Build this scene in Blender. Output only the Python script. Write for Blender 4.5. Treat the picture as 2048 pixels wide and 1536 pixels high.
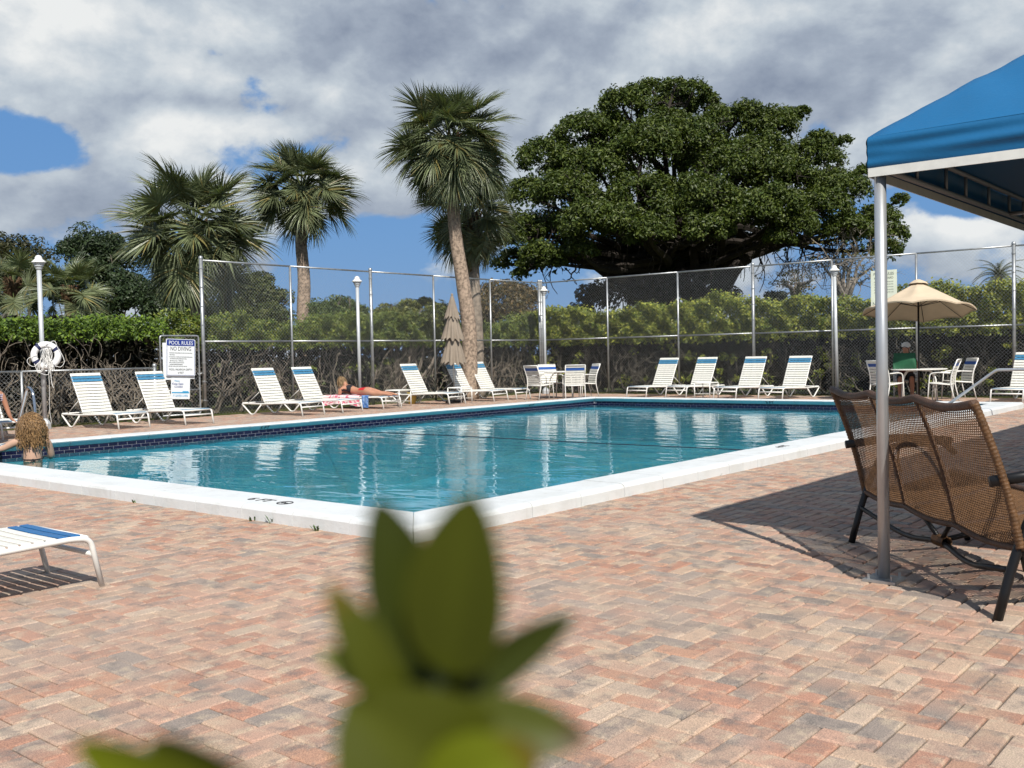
import bpy, bmesh, math, random
import numpy as np
from mathutils import Vector, Matrix
R = math.radians
rnd = random.Random(7)
rng = np.random.default_rng(11)
sc = bpy.context.scene
COL = sc.collection
for o in list(bpy.data.objects): bpy.data.objects.remove(o)

# ------------------------------------------------------------------ camera
FPX, YAW, PITCH, ROLL, CH = 1999.55, R(39.769), R(-1.690), R(-1.209), 1.23
fw = np.array([math.cos(YAW)*math.cos(PITCH), math.sin(YAW)*math.cos(PITCH), math.sin(PITCH)])
rt = np.array([math.sin(YAW), -math.cos(YAW), 0.0]); up = np.cross(rt, fw)
rt, up = rt*math.cos(ROLL)+up*math.sin(ROLL), -rt*math.sin(ROLL)+up*math.cos(ROLL)
CAM = np.array([0, 0, CH])
cd = bpy.data.cameras.new('camera'); cam = bpy.data.objects.new('camera', cd); COL.objects.link(cam)
cd.sensor_width = 36; cd.lens = 36*FPX/2048; cd.clip_start = .02; cd.clip_end = 3000
M = Matrix([[rt[i], up[i], -fw[i], CAM[i]] for i in range(3)]+[[0, 0, 0, 1]])
cam.matrix_world = M
cd.dof.use_dof = True; cd.dof.focus_distance = 9.0; cd.dof.aperture_fstop = cd.lens/3.4
sc.camera = cam
def ray(px, py): return fw+(px-1024)/FPX*rt-(py-768)/FPX*up
def G(px, py, z=0.0):
    d = ray(px, py); return CAM+d*(z-CH)/d[2]
def onX(px, py, x):
    d = ray(px, py); return CAM+d*x/d[0]
def onY(px, py, y):
    d = ray(px, py); return CAM+d*y/d[1]
def dep(px, py, d): return CAM+ray(px, py)*d
def proj(P):
    q = np.asarray(P, float)-CAM; z = q@fw
    return 1024+FPX*(q@rt)/z, 768-FPX*(q@up)/z, z

# ------------------------------------------------------------------ node helper
class NT:
    def __init__(s, tree): s.t = tree; s.n = tree.nodes; s.l = tree.links
    def new(s, typ, **kw):
        n = s.n.new(typ)
        for k, v in kw.items(): setattr(n, k, v)
        return n
    def put(s, sock, v):
        if v is None: return
        if isinstance(v, bpy.types.NodeSocket): s.l.new(v, sock)
        else: sock.default_value = v
    def m(s, op, a, b=None, c=None, clamp=False):
        n = s.new('ShaderNodeMath', operation=op, use_clamp=clamp)
        for i, v in enumerate((a, b, c)): s.put(n.inputs[i], v)
        return n.outputs[0]
    def vm(s, op, a, b=None, scale=None):
        n = s.new('ShaderNodeVectorMath', operation=op)
        s.put(n.inputs[0], a); s.put(n.inputs[1], b)
        if scale is not None: s.put(n.inputs['Scale'], scale)
        return n.outputs['Value'] if op in ('DOT_PRODUCT', 'LENGTH', 'DISTANCE') else n.outputs[0]
    def mix(s, f, a, b, mode='MIX'):
        n = s.new('ShaderNodeMix', data_type='RGBA', blend_type=mode)
        s.put(n.inputs[0], f); s.put(n.inputs[6], a); s.put(n.inputs[7], b)
        return n.outputs[2]
    def noise(s, v=None, scale=5, detail=4, rough=.5, dist=0, out=0):
        n = s.new('ShaderNodeTexNoise'); s.put(n.inputs['Vector'], v)
        n.inputs['Scale'].default_value = scale; n.inputs['Detail'].default_value = detail
        n.inputs['Roughness'].default_value = rough; n.inputs['Distortion'].default_value = dist
        return n.outputs[out]
    def ss(s, v, a, b, lo=0., hi=1.):
        n = s.new('ShaderNodeMapRange', interpolation_type='SMOOTHSTEP')
        s.put(n.inputs[0], v); s.put(n.inputs[1], a); s.put(n.inputs[2], b); s.put(n.inputs[3], lo); s.put(n.inputs[4], hi)
        return n.outputs[0]
def c4(c): return (c[0], c[1], c[2], 1.0)

# ------------------------------------------------------------------ world, sun, exposure
w = bpy.data.worlds.new('World'); sc.world = w; w.use_nodes = True
T = NT(w.node_tree); T.n.clear()
SUN = np.array([-1.24, -1.695, 2.12]); SUN /= np.linalg.norm(SUN)
SEL = math.asin(SUN[2]); SAZ = math.atan2(SUN[0], SUN[1])
sky = T.new('ShaderNodeTexSky', sky_type='NISHITA'); sky.sun_disc = False
sky.sun_elevation = SEL; sky.sun_rotation = SAZ; sky.air_density = 1.3; sky.dust_density = .4; sky.ozone_density = 2.2
tc = T.new('ShaderNodeTexCoord'); dirv = T.vm('NORMALIZE', tc.outputs['Generated'])
fh = (math.cos(YAW), math.sin(YAW), 0.0); lh = (-math.sin(YAW), math.cos(YAW), 0.0)
az = T.m('ARCTAN2', T.vm('DOT_PRODUCT', dirv, lh), T.vm('DOT_PRODUCT', dirv, fh))
sp = T.new('ShaderNodeSeparateXYZ'); T.put(sp.inputs[0], dirv)
el = T.m('ARCSINE', sp.outputs[2])
def azel(px, py):
    d = ray(px, py); d = d/np.linalg.norm(d)
    return math.atan2(d@np.array(lh), d@np.array(fh)), math.asin(d[2])
cmb = T.new('ShaderNodeCombineXYZ'); T.put(cmb.inputs[0], az); T.put(cmb.inputs[1], T.m('MULTIPLY', el, 1.45))
cv = cmb.outputs[0]
cvu = T.vm('ADD', cv, (0.010, .032, 0))
def cn(v):
    r = T.new('ShaderNodeTexNoise', noise_type='RIDGED_MULTIFRACTAL'); T.put(r.inputs['Vector'], v); r.normalize = False
    r.inputs['Scale'].default_value = 6.5; r.inputs['Detail'].default_value = 5; r.inputs['Roughness'].default_value = .45; r.inputs['Lacunarity'].default_value = 2.2
    r.inputs['Offset'].default_value = 1.; r.inputs['Gain'].default_value = 1.4
    return T.m('ADD', T.m('MULTIPLY', T.noise(v, 4.4, 9, .60, .10), .80), T.m('SUBTRACT', .215, T.m('MULTIPLY', r.outputs[0], .095)))
n0 = cn(cv); n1 = cn(cvu)
nb = T.noise(T.vm('ADD', cv, (3.1, 1.7, 0)), 2.6, 6, .5, .2)
def blob(px, py, sx, sy, amp):
    a, e = azel(px, py)
    dx = T.m('DIVIDE', T.m('SUBTRACT', az, a), sx/2000.); dy = T.m('DIVIDE', T.m('SUBTRACT', el, e), sy/2000.)
    d2 = T.m('ADD', T.m('MULTIPLY', dx, dx), T.m('MULTIPLY', dy, dy))
    return T.m('MULTIPLY', T.m('EXPONENT', T.m('MULTIPLY', d2, -1.)), amp)
def bsum(L):
    acc = None
    for b in L:
        v = blob(*b); acc = v if acc is None else T.m('ADD', acc, v)
    return acc
cov_b = bsum([(20, 285, 115, 52, -.50), (700, 485, 170, 46, -.46), (1960, 400, 130, 60, -.34), (640, 575, 260, 40, -.12), (1500, 570, 520, 50, -.12),
              (1960, 450, 100, 32, .40), (1960, 600, 260, 50, -.2), (330, 270, 130, 90, .3), (1750, 470, 150, 60, -.25), (600, 130, 900, 150, .25), (1500, 150, 700, 190, .25), (150, 400, 220, 60, .2)])
bri_b = bsum([(370, 262, 130, 62, .62), (120, 25, 260, 60, .38), (470, 90, 120, 60, .26), (830, 85, 210, 80, -.30), (1090, 60, 200, 80, -.22), (1480, 40, 170, 70, .34), (1620, 160, 160, 60, -.22),
              (430, 208, 260, 22, -.30), (130, 390, 210, 60, -.26), (760, 330, 210, 120, -.12), (1960, 450, 120, 35, .5), (1180, 190, 150, 60, .06), (180, 190, 200, 50, .05), (640, 180, 120, 40, .22)])
cov = T.ss(T.m('ADD', T.m('ADD', T.m('MULTIPLY', T.m('SUBTRACT', n0, .5), 1.9), .5), cov_b), .41, .56)
shade = T.m('MULTIPLY', T.m('SUBTRACT', n0, n1), 2.4)
bri = T.m('ADD', T.m('ADD', T.m('MULTIPLY', T.m('SUBTRACT', nb, .5), .9), shade), T.m('ADD', bri_b, .49), clamp=True)
ramp = T.new('ShaderNodeValToRGB'); T.put(ramp.inputs[0], bri)
e = ramp.color_ramp.elements
e[0].position = 0; e[0].color = (.27, .325, .43, 1); e[1].position = 1; e[1].color = (.93, .95, .95, 1)
x = e.new(.33); x.color = (.41, .475, .575, 1)
x = e.new(.62); x.color = (.60, .67, .74, 1)
bg1 = T.new('ShaderNodeBackground'); T.put(bg1.inputs[0], T.mix(.85, sky.outputs[0], (1.05, 2.75, 6.0, 1))); bg1.inputs[1].default_value = .082
bg2 = T.new('ShaderNodeBackground'); T.put(bg2.inputs[0], ramp.outputs[0]); bg2.inputs[1].default_value = .73
ms = T.new('ShaderNodeMixShader'); T.put(ms.inputs[0], cov); T.l.new(bg1.outputs[0], ms.inputs[1]); T.l.new(bg2.outputs[0], ms.inputs[2])
wo = T.new('ShaderNodeOutputWorld'); T.l.new(ms.outputs[0], wo.inputs[0])

sd = bpy.data.lights.new('sun', 'SUN'); sun = bpy.data.objects.new('sun', sd); COL.objects.link(sun)
sd.energy = 5.0; sd.angle = R(.53); sd.color = (1, .955, .88)
sun.rotation_euler = Vector((-SUN[0], -SUN[1], -SUN[2])).to_track_quat('-Z', 'Y').to_euler()
sun.location = (0, 0, 30)
vs = sc.view_settings; vs.view_transform = 'Standard'; vs.look = 'None'; vs.gamma = 1; vs.exposure = 0.30; vs.use_curve_mapping = False
sc.display_settings.display_device = 'sRGB'
sc.cycles.use_denoising = True
try: sc.cycles.denoiser = 'OPENIMAGEDENOISE'
except Exception: pass
sc.cycles.max_bounces = 7; sc.cycles.diffuse_bounces = 3; sc.cycles.glossy_bounces = 4; sc.cycles.transparent_max_bounces = 12
sc.cycles.caustics_reflective = False; sc.cycles.caustics_refractive = False; sc.cycles.sample_clamp_indirect = 6

# ------------------------------------------------------------------ materials
MATS = {}
def mat(name, col, rough=.6, metal=0., bump=0., bscale=40., var=0., vscale=6., attr=False, trans=0., spec=.4, objvar=0., vec='Object', col2=None):
    if name in MATS: return MATS[name]
    m = bpy.data.materials.new(name); m.use_nodes = True; t = NT(m.node_tree)
    b = t.n['Principled BSDF']; MATS[name] = m
    b.inputs['Roughness'].default_value = rough; b.inputs['Metallic'].default_value = metal
    b.inputs['Specular IOR Level'].default_value = spec
    tc = t.new('ShaderNodeTexCoord'); v = tc.outputs[vec]
    if attr:
        a = t.new('ShaderNodeAttribute', attribute_name='Col'); base = a.outputs[0]
    else:
        r = t.new('ShaderNodeRGB'); r.outputs[0].default_value = c4(col); base = r.outputs[0]
    if var > 0:
        n = t.noise(v, vscale, 5, .6)
        d = tuple(x*(1-var) for x in col) if col2 is None else col2
        if attr: base = t.mix(1., base, t.mix(t.ss(n, .3, .7), c4((1-var,)*3), c4((1+var*.3,)*3)), 'MULTIPLY')
        else: base = t.mix(t.ss(n, .35, .68), base, c4(d))
    if objvar > 0:
        oi = t.new('ShaderNodeObjectInfo')
        base = t.mix(1., base, t.mix(oi.outputs['Random'], c4((1-objvar,)*3), c4((1+objvar*.4,)*3)), 'MULTIPLY')
    t.put(b.inputs['Base Color'], base)
    if bump > 0:
        bn = t.new('ShaderNodeBump'); bn.inputs['Strength'].default_value = bump; bn.inputs['Distance'].default_value = .01
        t.put(bn.inputs['Height'], t.noise(v, bscale, 4, .6)); t.put(b.inputs['Normal'], bn.outputs[0])
    if trans > 0:
        tr = t.new('ShaderNodeBsdfTranslucent'); t.put(tr.inputs[0], t.mix(1., base, (1.1, 1.25, .5, 1), 'MULTIPLY'))
        mx = t.new('ShaderNodeMixShader'); mx.inputs[0].default_value = trans
        t.l.new(b.outputs[0], mx.inputs[1]); t.l.new(tr.outputs[0], mx.inputs[2])
        t.l.new(mx.outputs[0], t.n['Material Output'].inputs[0])
    return m
m_white = mat('white_powder_coat', (.70, .69, .65), .38, var=.06, vscale=9)
m_strap = mat('white_vinyl_strap', (.69, .68, .62), .45, var=.10, vscale=14)
m_bluestrap = mat('light_blue_strap', (.055, .21, .36), .45, var=.2, vscale=12)
m_deepblue = mat('royal_blue_strap', (.018, .085, .33), .4, var=.15, vscale=12)
m_galv = mat('galvanized_steel', (.42, .43, .43), .42, .75, var=.25, vscale=7, bump=.05, bscale=60)
m_wire = mat('galvanized_wire', (.36, .37, .37), .5, .55)
m_alu = mat('aluminium_pole', (.50, .51, .52), .34, .65, var=.08, vscale=5)
m_lamp = mat('lamp_post_paint', (.50, .52, .53), .38, .25, var=.08, vscale=8)
m_chrome = mat('stainless_tube', (.55, .56, .58), .16, 1.0)
m_bark = mat('bark', (.20, .165, .13), .9, bump=.9, bscale=9, var=.45, vscale=5)
m_palmbark = mat('palm_bark', (.36, .27, .20), .95, bump=1., bscale=11, var=.62, vscale=13)
m_palmbark2 = mat('palm_bark_smooth', (.30, .245, .19), .95, bump=1., bscale=14, var=.5, vscale=9)
m_boot = mat('palm_boot', (.13, .075, .04), .95, bump=1., bscale=20, var=.5, vscale=15)
m_twig = mat('dry_branch', (.21, .175, .135), .9, bump=.5, bscale=20, var=.5, vscale=6)
m_darktwig = mat('dark_branch', (.032, .025, .02), .95, bump=.5, bscale=10, var=.4, vscale=4)
m_leaf = mat('leaf', (.07, .1, .03), .5, attr=True, trans=.22, spec=.35)
m_palmleaf = mat('palm_leaf', (.1, .13, .05), .42, attr=True, trans=.15, spec=.5, objvar=.35)
m_canvas = mat('blue_tent_canvas', (.003, .105, .255), .5, bump=.12, bscale=60, var=.1, vscale=2, spec=.45)
m_trim = mat('white_tent_trim', (.66, .66, .62), .6, var=.12, vscale=10)
m_beige = mat('beige_umbrella_cloth', (.54, .43, .30), .85, bump=.2, bscale=120, var=.08, vscale=4)
m_taupe = mat('taupe_umbrella_cloth', (.245, .20, .155), .9, bump=.2, bscale=120, var=.12, vscale=6)
m_black = mat('black_metal', (.012, .012, .013), .35, .3)
m_rattan = mat('woven_rattan', (.135, .068, .028), .5, bump=.5, bscale=90, var=.4, vscale=30)
m_rattan_d = mat('dark_wrapped_rattan', (.085, .042, .022), .55, bump=.6, bscale=110, var=.4, vscale=20)
m_skin = mat('skin', (.43, .21, .13), .5, var=.12, vscale=6)
m_skin2 = mat('light_skin', (.48, .30, .21), .5, var=.08, vscale=6)
m_hair = mat('blonde_curls', (.36, .215, .095), .42, var=.55, vscale=55, col2=(.055, .028, .012))
m_hair2 = mat('blonde_hair', (.36, .25, .13), .55, var=.5, vscale=30, col2=(.1, .05, .02))
m_navycloth = mat('black_cloth', (.012, .012, .016), .8)
m_red = mat('red_cloth', (.5, .02, .025), .7)
m_sand = mat('joint_sand', (.15, .125, .10), .95, bump=.6, bscale=160, var=.6, vscale=1.6, col2=(.09, .075, .06))
m_navytile = mat('navy_tile', (.006, .008, .04), .16, var=.3, vscale=9, objvar=.3, spec=.6)
m_grout = mat('tile_grout', (.24, .235, .26), .8)
m_ink = mat('black_paint', (.02, .02, .022), .6)
m_signwhite = mat('sign_white', (.74, .77, .78), .35, var=.05, vscale=8)
m_signcream = mat('sign_cream', (.72, .76, .62), .5, var=.1, vscale=6)
m_signblue = mat('sign_navy', (.012, .035, .22), .35)
m_signcyan = mat('sign_light_blue', (.03, .30, .55), .4)
m_ringwhite = mat('ring_white', (.78, .78, .77), .45, var=.06, vscale=8)
m_navyband = mat('navy_band', (.015, .02, .07), .6)
m_rope = mat('white_rope', (.72, .71, .68), .8, bump=.4, bscale=200)
m_green = mat('green_bag_cloth', (.006, .075, .03), .6, bump=.2, bscale=30, var=.3, vscale=6)  # green darkened in colour for the shade the bag stands in
m_yellow = mat('yellow_plastic', (.62, .46, .12), .5, var=.15, vscale=8)
m_weed = mat('weed_leaf', (.07, .12, .035), .6)

# coping: painted concrete
def paint_mat():
    m = bpy.data.materials.new('painted_coping'); m.use_nodes = True; t = NT(m.node_tree); b = t.n['Principled BSDF']
    g = t.new('ShaderNodeNewGeometry'); v = g.outputs['Position']
    n = t.noise(v, 2.2, 6, .65); n2 = t.noise(v, 26, 5, .7)
    c = t.mix(t.ss(n, .4, .75), (.62, .635, .63, 1), (.54, .55, .535, 1))
    c = t.mix(t.m('MULTIPLY', t.ss(n2, .58, .76), .45), c, (.38, .36, .335, 1))
    mp = t.new('ShaderNodeMapping'); t.put(mp.inputs[0], v); mp.inputs['Scale'].default_value = (5, 5, .8); c = t.mix(t.ss(t.noise(mp.outputs[0], 1.6, 6, .7), .56, .76, 0, .5), c, (.40, .375, .33, 1))
    t.put(b.inputs['Base Color'], c); b.inputs['Roughness'].default_value = .55
    bn = t.new('ShaderNodeBump'); bn.inputs['Strength'].default_value = .35; bn.inputs['Distance'].default_value = .01
    t.put(bn.inputs['Height'], t.m('ADD', t.noise(v, 18, 5, .65), t.m('MULTIPLY', t.noise(v, 90, 3), .35))); t.put(b.inputs['Normal'], bn.outputs[0])
    return m
m_coping = paint_mat()
def brick_mat():
    m = bpy.data.materials.new('clay_paver'); m.use_nodes = True; t = NT(m.node_tree); b = t.n['Principled BSDF']
    a = t.new('ShaderNodeAttribute', attribute_name='Col'); g = t.new('ShaderNodeNewGeometry'); v = g.outputs['Position']
    n = t.noise(v, 8.5, 5, .65); n2 = t.noise(v, 210, 3, .7); n3 = t.noise(v, .55, 3, .5)
    c = t.mix(t.ss(n, .46, .68, 0, .72), a.outputs[0], (.155, .138, .125, 1))
    c = t.mix(t.ss(t.noise(t.vm('ADD', v, (7.3, 2.1, 0)), 9.5, 4, .6), .50, .70, 0, .7), c, (.45, .36, .26, 1))
    c = t.mix(t.ss(n3, .4, .7, 0, .38), c, (.34, .265, .215, 1))
    c = t.mix(1., c, t.mix(t.ss(n2, .32, .68), (.66, .66, .68, 1), (1.36, 1.33, 1.30, 1)), 'MULTIPLY')
    t.put(b.inputs['Base Color'], c); b.inputs['Roughness'].default_value = .85; b.inputs['Specular IOR Level'].default_value = .25
    bn = t.new('ShaderNodeBump'); bn.inputs['Strength'].default_value = .5; bn.inputs['Distance'].default_value = .004
    t.put(bn.inputs['Height'], t.m('ADD', n2, t.noise(v, 60, 3))); t.put(b.inputs['Normal'], bn.outputs[0])
    return m
m_brick = brick_mat()
def water_mat():
    m = bpy.data.materials.new('pool_water'); m.use_nodes = True; t = NT(m.node_tree); t.n.remove(t.n['Principled BSDF'])
    g = t.new('ShaderNodeNewGeometry'); v = g.outputs['Position']
    mp = t.new('ShaderNodeMapping'); t.put(mp.inputs[0], v); mp.inputs['Rotation'].default_value = (0, 0, R(-40)); mp.inputs['Scale'].default_value = (1.0, .45, 1)
    vv = mp.outputs[0]
    h = t.m('ADD', t.noise(vv, 2.6, 2, .45, .6), t.m('MULTIPLY', t.noise(vv, 9, 2, .5, .4), .16))
    bn = t.new('ShaderNodeBump'); bn.inputs['Strength'].default_value = 1.; bn.inputs['Distance'].default_value = .011
    t.put(bn.inputs['Height'], h)
    fr = t.new('ShaderNodeFresnel'); fr.inputs[0].default_value = 1.33; t.l.new(bn.outputs[0], fr.inputs[1])
    tr = t.new('ShaderNodeBsdfTransparent'); tr.inputs[0].default_value = (.39, .79, .87, 1)
    gl = t.new('ShaderNodeBsdfGlossy'); gl.inputs['Roughness'].default_value = .015; t.l.new(bn.outputs[0], gl.inputs['Normal']); gl.inputs[0].default_value = (1, 1, 1, 1)
    mx = t.new('ShaderNodeMixShader'); t.l.new(fr.outputs[0], mx.inputs[0]); t.l.new(tr.outputs[0], mx.inputs[1]); t.l.new(gl.outputs[0], mx.inputs[2])
    t.l.new(mx.outputs[0], t.n['Material Output'].inputs[0])
    return m
m_water = water_mat()
m_plaster = mat('blue_pool_plaster', (.175, .49, .565), .8, var=.22, vscale=1.4, vec='Object')
def ground_mat():
    m = bpy.data.materials.new('lawn'); m.use_nodes = True; t = NT(m.node_tree); b = t.n['Principled BSDF']
    g = t.new('ShaderNodeNewGeometry'); v = g.outputs['Position']
    c = t.mix(t.ss(t.noise(v, .25, 5, .6), .35, .65), (.075, .10, .028, 1), (.15, .135, .055, 1))
    c = t.mix(t.ss(t.noise(v, 7, 5, .7), .4, .7, 0, .6), c, (.045, .06, .02, 1))
    t.put(b.inputs['Base Color'], c); b.inputs['Roughness'].default_value = 1.; b.inputs['Specular IOR Level'].default_value = .1
    bn = t.new('ShaderNodeBump'); bn.inputs['Strength'].default_value = 1.; bn.inputs['Distance'].default_value = .05
    t.put(bn.inputs['Height'], t.noise(v, 30, 4, .7)); t.put(b.inputs['Normal'], bn.outputs[0])
    return m
m_lawn = ground_mat()

# ------------------------------------------------------------------ mesh builder
class MB:
    def __init__(s): s.V = []; s.F = []; s.C = []; s.n = 0
    def add(s, V, F, col=None):
        V = np.asarray(V, float).reshape(-1, 3)
        F = np.asarray(F, int)
        s.V.append(V); s.F.append(F+s.n); s.n += len(V)
        if col is not None:
            c = np.asarray(col, float)
            if c.ndim == 1: c = np.tile(c, (len(V), 1))
            s.C.append(c)
        return s
    def box(s, c, size, rot=None, col=None):
        x, y, z = [q/2 for q in size]
        V = np.array([[-x, -y, -z], [x, -y, -z], [x, y, -z], [-x, y, -z], [-x, -y, z], [x, -y, z], [x, y, z], [-x, y, z]])
        if rot is not None: V = V@np.array(rot).T
        return s.add(V+np.array(c), [[0, 3, 2, 1], [4, 5, 6, 7], [0, 1, 5, 4], [1, 2, 6, 5], [2, 3, 7, 6], [3, 0, 4, 7]], col)
    def tube(s, P, r, seg=8, closed=False, cap=True, col=None, flat=1.0):
        P = np.asarray(P, float); n = len(P)
        rr = np.full(n, r) if np.isscalar(r) else np.asarray(r, float)
        if closed: Tn = np.roll(P, -1, 0)-np.roll(P, 1, 0)
        else: Tn = np.gradient(P, axis=0)
        Tn /= np.maximum(np.linalg.norm(Tn, axis=1, keepdims=True), 1e-9)
        a = np.array([0, 0, 1.]) if abs(Tn[0][2]) < .9 else np.array([1., 0, 0])
        u = np.cross(Tn[0], a); u /= np.linalg.norm(u)
        V = []; ang = np.linspace(0, 2*np.pi, seg, endpoint=False)
        for i in range(n):
            u = u-Tn[i]*(u@Tn[i]); u /= max(np.linalg.norm(u), 1e-9); v = np.cross(Tn[i], u)
            V.append(P[i]+rr[i]*(np.cos(ang)[:, None]*u+flat*np.sin(ang)[:, None]*v))
        V = np.concatenate(V); F = []
        m = n if closed else n-1
        for i in range(m):
            j = (i+1) % n
            for k in range(seg):
                l = (k+1) % seg; F.append([i*seg+k, i*seg+l, j*seg+l, j*seg+k])
        if cap and not closed:
            V = np.concatenate([V, P[[0, -1]]]); b0, b1 = n*seg, n*seg+1
            for k in range(0, seg):
                l = (k+1) % seg
                F.append([b0, l, k, k]); F.append([b1, (n-1)*seg+k, (n-1)*seg+l, (n-1)*seg+l])
        return s.add(V, F, col)
    def lathe(s, prof, seg=24, c=(0, 0, 0), col=None, wob=None):
        ang = np.linspace(0, 2*np.pi, seg, endpoint=False); V = []
        for i, (r, z) in enumerate(prof):
            k = 1 if wob is None else wob(ang, i)
            V.append(np.stack([r*k*np.cos(ang), r*k*np.sin(ang), np.full(seg, z)], 1))
        V = np.concatenate(V)+np.array(c); F = []
        for i in range(len(prof)-1):
            for k in range(seg):
                l = (k+1) % seg; F.append([i*seg+k, i*seg+l, (i+1)*seg+l, (i+1)*seg+k])
        return s.add(V, F, col)
    def grid(s, P, col=None):
        P = np.asarray(P, float); a, b = P.shape[:2]
        idx = np.arange(a*b).reshape(a, b)
        F = np.stack([idx[:-1, :-1], idx[1:, :-1], idx[1:, 1:], idx[:-1, 1:]], -1).reshape(-1, 4)
        return s.add(P.reshape(-1, 3), F, col)
    def mesh(s, name, m, smooth=False):
        V = np.concatenate(s.V); F = np.concatenate(s.F)
        tri = (F[:, 2] == F[:, 3])
        me = bpy.data.meshes.new(name)
        nv = len(V); me.vertices.add(nv); me.vertices.foreach_set('co', V.astype(np.float32).ravel())
        cnt = np.where(tri, 3, 4); tot = int(cnt.sum())
        keep = np.ones(F.shape, bool); keep[tri, 3] = False
        lv = F[keep]
        me.loops.add(tot); me.loops.foreach_set('vertex_index', lv.astype(np.int32))
        me.polygons.add(len(F)); st = np.concatenate([[0], np.cumsum(cnt)[:-1]])
        me.polygons.foreach_set('loop_start', st.astype(np.int32))
        try: me.polygons.foreach_set('loop_total', cnt.astype(np.int32))
        except Exception: pass
        me.polygons.foreach_set('use_smooth', np.full(len(F), bool(smooth)))
        if s.C:
            C = np.concatenate(s.C)
            if len(C) == nv:
                at = me.attributes.new('Col', 'FLOAT_COLOR', 'POINT')
                at.data.foreach_set('color', np.concatenate([C, np.ones((nv, 1))], 1).astype(np.float32).ravel())
        me.update(calc_edges=True); me.validate()
        me.materials.append(m)
        return me
    def obj(s, name, m, parent=None, smooth=False, loc=None):
        return link(name, s.mesh(name, m, smooth), parent, loc)
def link(name, me, parent=None, loc=None, rot=None, scale=None):
    o = bpy.data.objects.new(name, me); COL.objects.link(o)
    if parent is not None: o.parent = parent
    if loc is not None: o.location = loc
    if rot is not None: o.rotation_euler = rot
    if scale is not None: o.scale = scale
    return o
def tag(o, label=None, cat=None, group=None, kind=None):
    if label: o['label'] = label
    if cat: o['category'] = cat
    if group: o['group'] = group
    if kind: o['kind'] = kind
    return o
def thing(name, label, cat, loc=(0, 0, 0), rz=0., group=None):
    o = bpy.data.objects.new(name, None); COL.objects.link(o); o.empty_display_size = .2
    o.location = tuple(loc); o.rotation_euler = (0, 0, rz)
    return tag(o, label, cat, group)
def copy_tree(o, parent=None):
    c = o.copy(); COL.objects.link(c)
    if parent is not None: c.parent = parent
    for ch in list(o.children): copy_tree(ch, c)
    return c
def smooth_path(pts, n=6):
    P = np.asarray(pts, float)
    if len(P) < 3: return P
    Q = np.concatenate([[2*P[0]-P[1]], P, [2*P[-1]-P[-2]]]); out = []
    for i in range(1, len(Q)-2):
        for k in range(n):
            t = k/n; a, b, c, d = Q[i-1], Q[i], Q[i+1], Q[i+2]
            out.append(.5*((2*b)+(c-a)*t+(2*a-5*b+4*c-d)*t*t+(-a+3*b-3*c+d)*t**3))
    out.append(P[-1]); return np.array(out)
def fillet(pts, r=.05, n=4):
    P = [np.asarray(p, float) for p in pts]; out = [P[0]]
    for i in range(1, len(P)-1):
        a = P[i-1]-P[i]; b = P[i+1]-P[i]; la, lb = np.linalg.norm(a), np.linalg.norm(b)
        q = min(r, la*.45, lb*.45); A = P[i]+a/la*q; B = P[i]+b/lb*q
        for k in range(n+1):
            t = k/n; out.append((1-t)**2*A+2*t*(1-t)*P[i]+t*t*B)
    out.append(P[-1]); return np.array(out)
def text_mesh(body, size, m, align='CENTER', extrude=0.0008):
    cu = bpy.data.curves.new('lettering', 'FONT'); cu.body = body; cu.size = size; cu.align_x = align; cu.align_y = 'CENTER'
    cu.extrude = extrude; cu.resolution_u = 3
    ob = bpy.data.objects.new('lettering', cu); COL.objects.link(ob)
    dg = bpy.context.evaluated_depsgraph_get(); me = bpy.data.meshes.new_from_object(ob.evaluated_get(dg))
    bpy.data.objects.remove(ob); bpy.data.curves.remove(cu)
    me.materials.clear(); me.materials.append(m); return me
def basis(xa, ya, za, o):
    return Matrix([[xa[i], ya[i], za[i], o[i]] for i in range(3)]+[[0, 0, 0, 1]])

# ================================================================== SETTING
PX0, PX1, PY0, PY1 = 4.59, 20.90, 4.69, 14.78          # outer coping rectangle
CW = .45
IX0, IX1, IY0, IY1 = PX0+.38, PX1-.38, PY0+.38, PY1-.38     # pool wall rectangle, under the coping nose
FY, FX = 19.55, 24.98                                  # fence lines
WZ = -.058
def ring(x0, x1, y0, y1, X0, X1, Y0, Y1, z):
    b = MB(); zs = lambda L: [(x, y, z) for x, y in L]
    b.add(zs([(X0, Y0), (X1, Y0), (X1, y0), (X0, y0)]), [[0, 1, 2, 3]])
    b.add(zs([(X0, y1), (X1, y1), (X1, Y1), (X0, Y1)]), [[0, 1, 2, 3]])
    b.add(zs([(X0, y0), (x0, y0), (x0, y1), (X0, y1)]), [[0, 1, 2, 3]])
    b.add(zs([(x1, y0), (X1, y0), (X1, y1), (x1, y1)]), [[0, 1, 2, 3]])
    return b
tag(ring(PX0+.1, PX1-.1, PY0+.1, PY1-.1, -600, 900, -600, 900, -.045).obj('ground', m_lawn), kind='structure')
deck = ring(PX0+.05, PX1-.05, PY0+.05, PY1-.05, -8, FX-.12, -12, FY-.12, -.012).obj('pool_deck', m_sand)
tag(deck, kind='structure')

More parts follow.
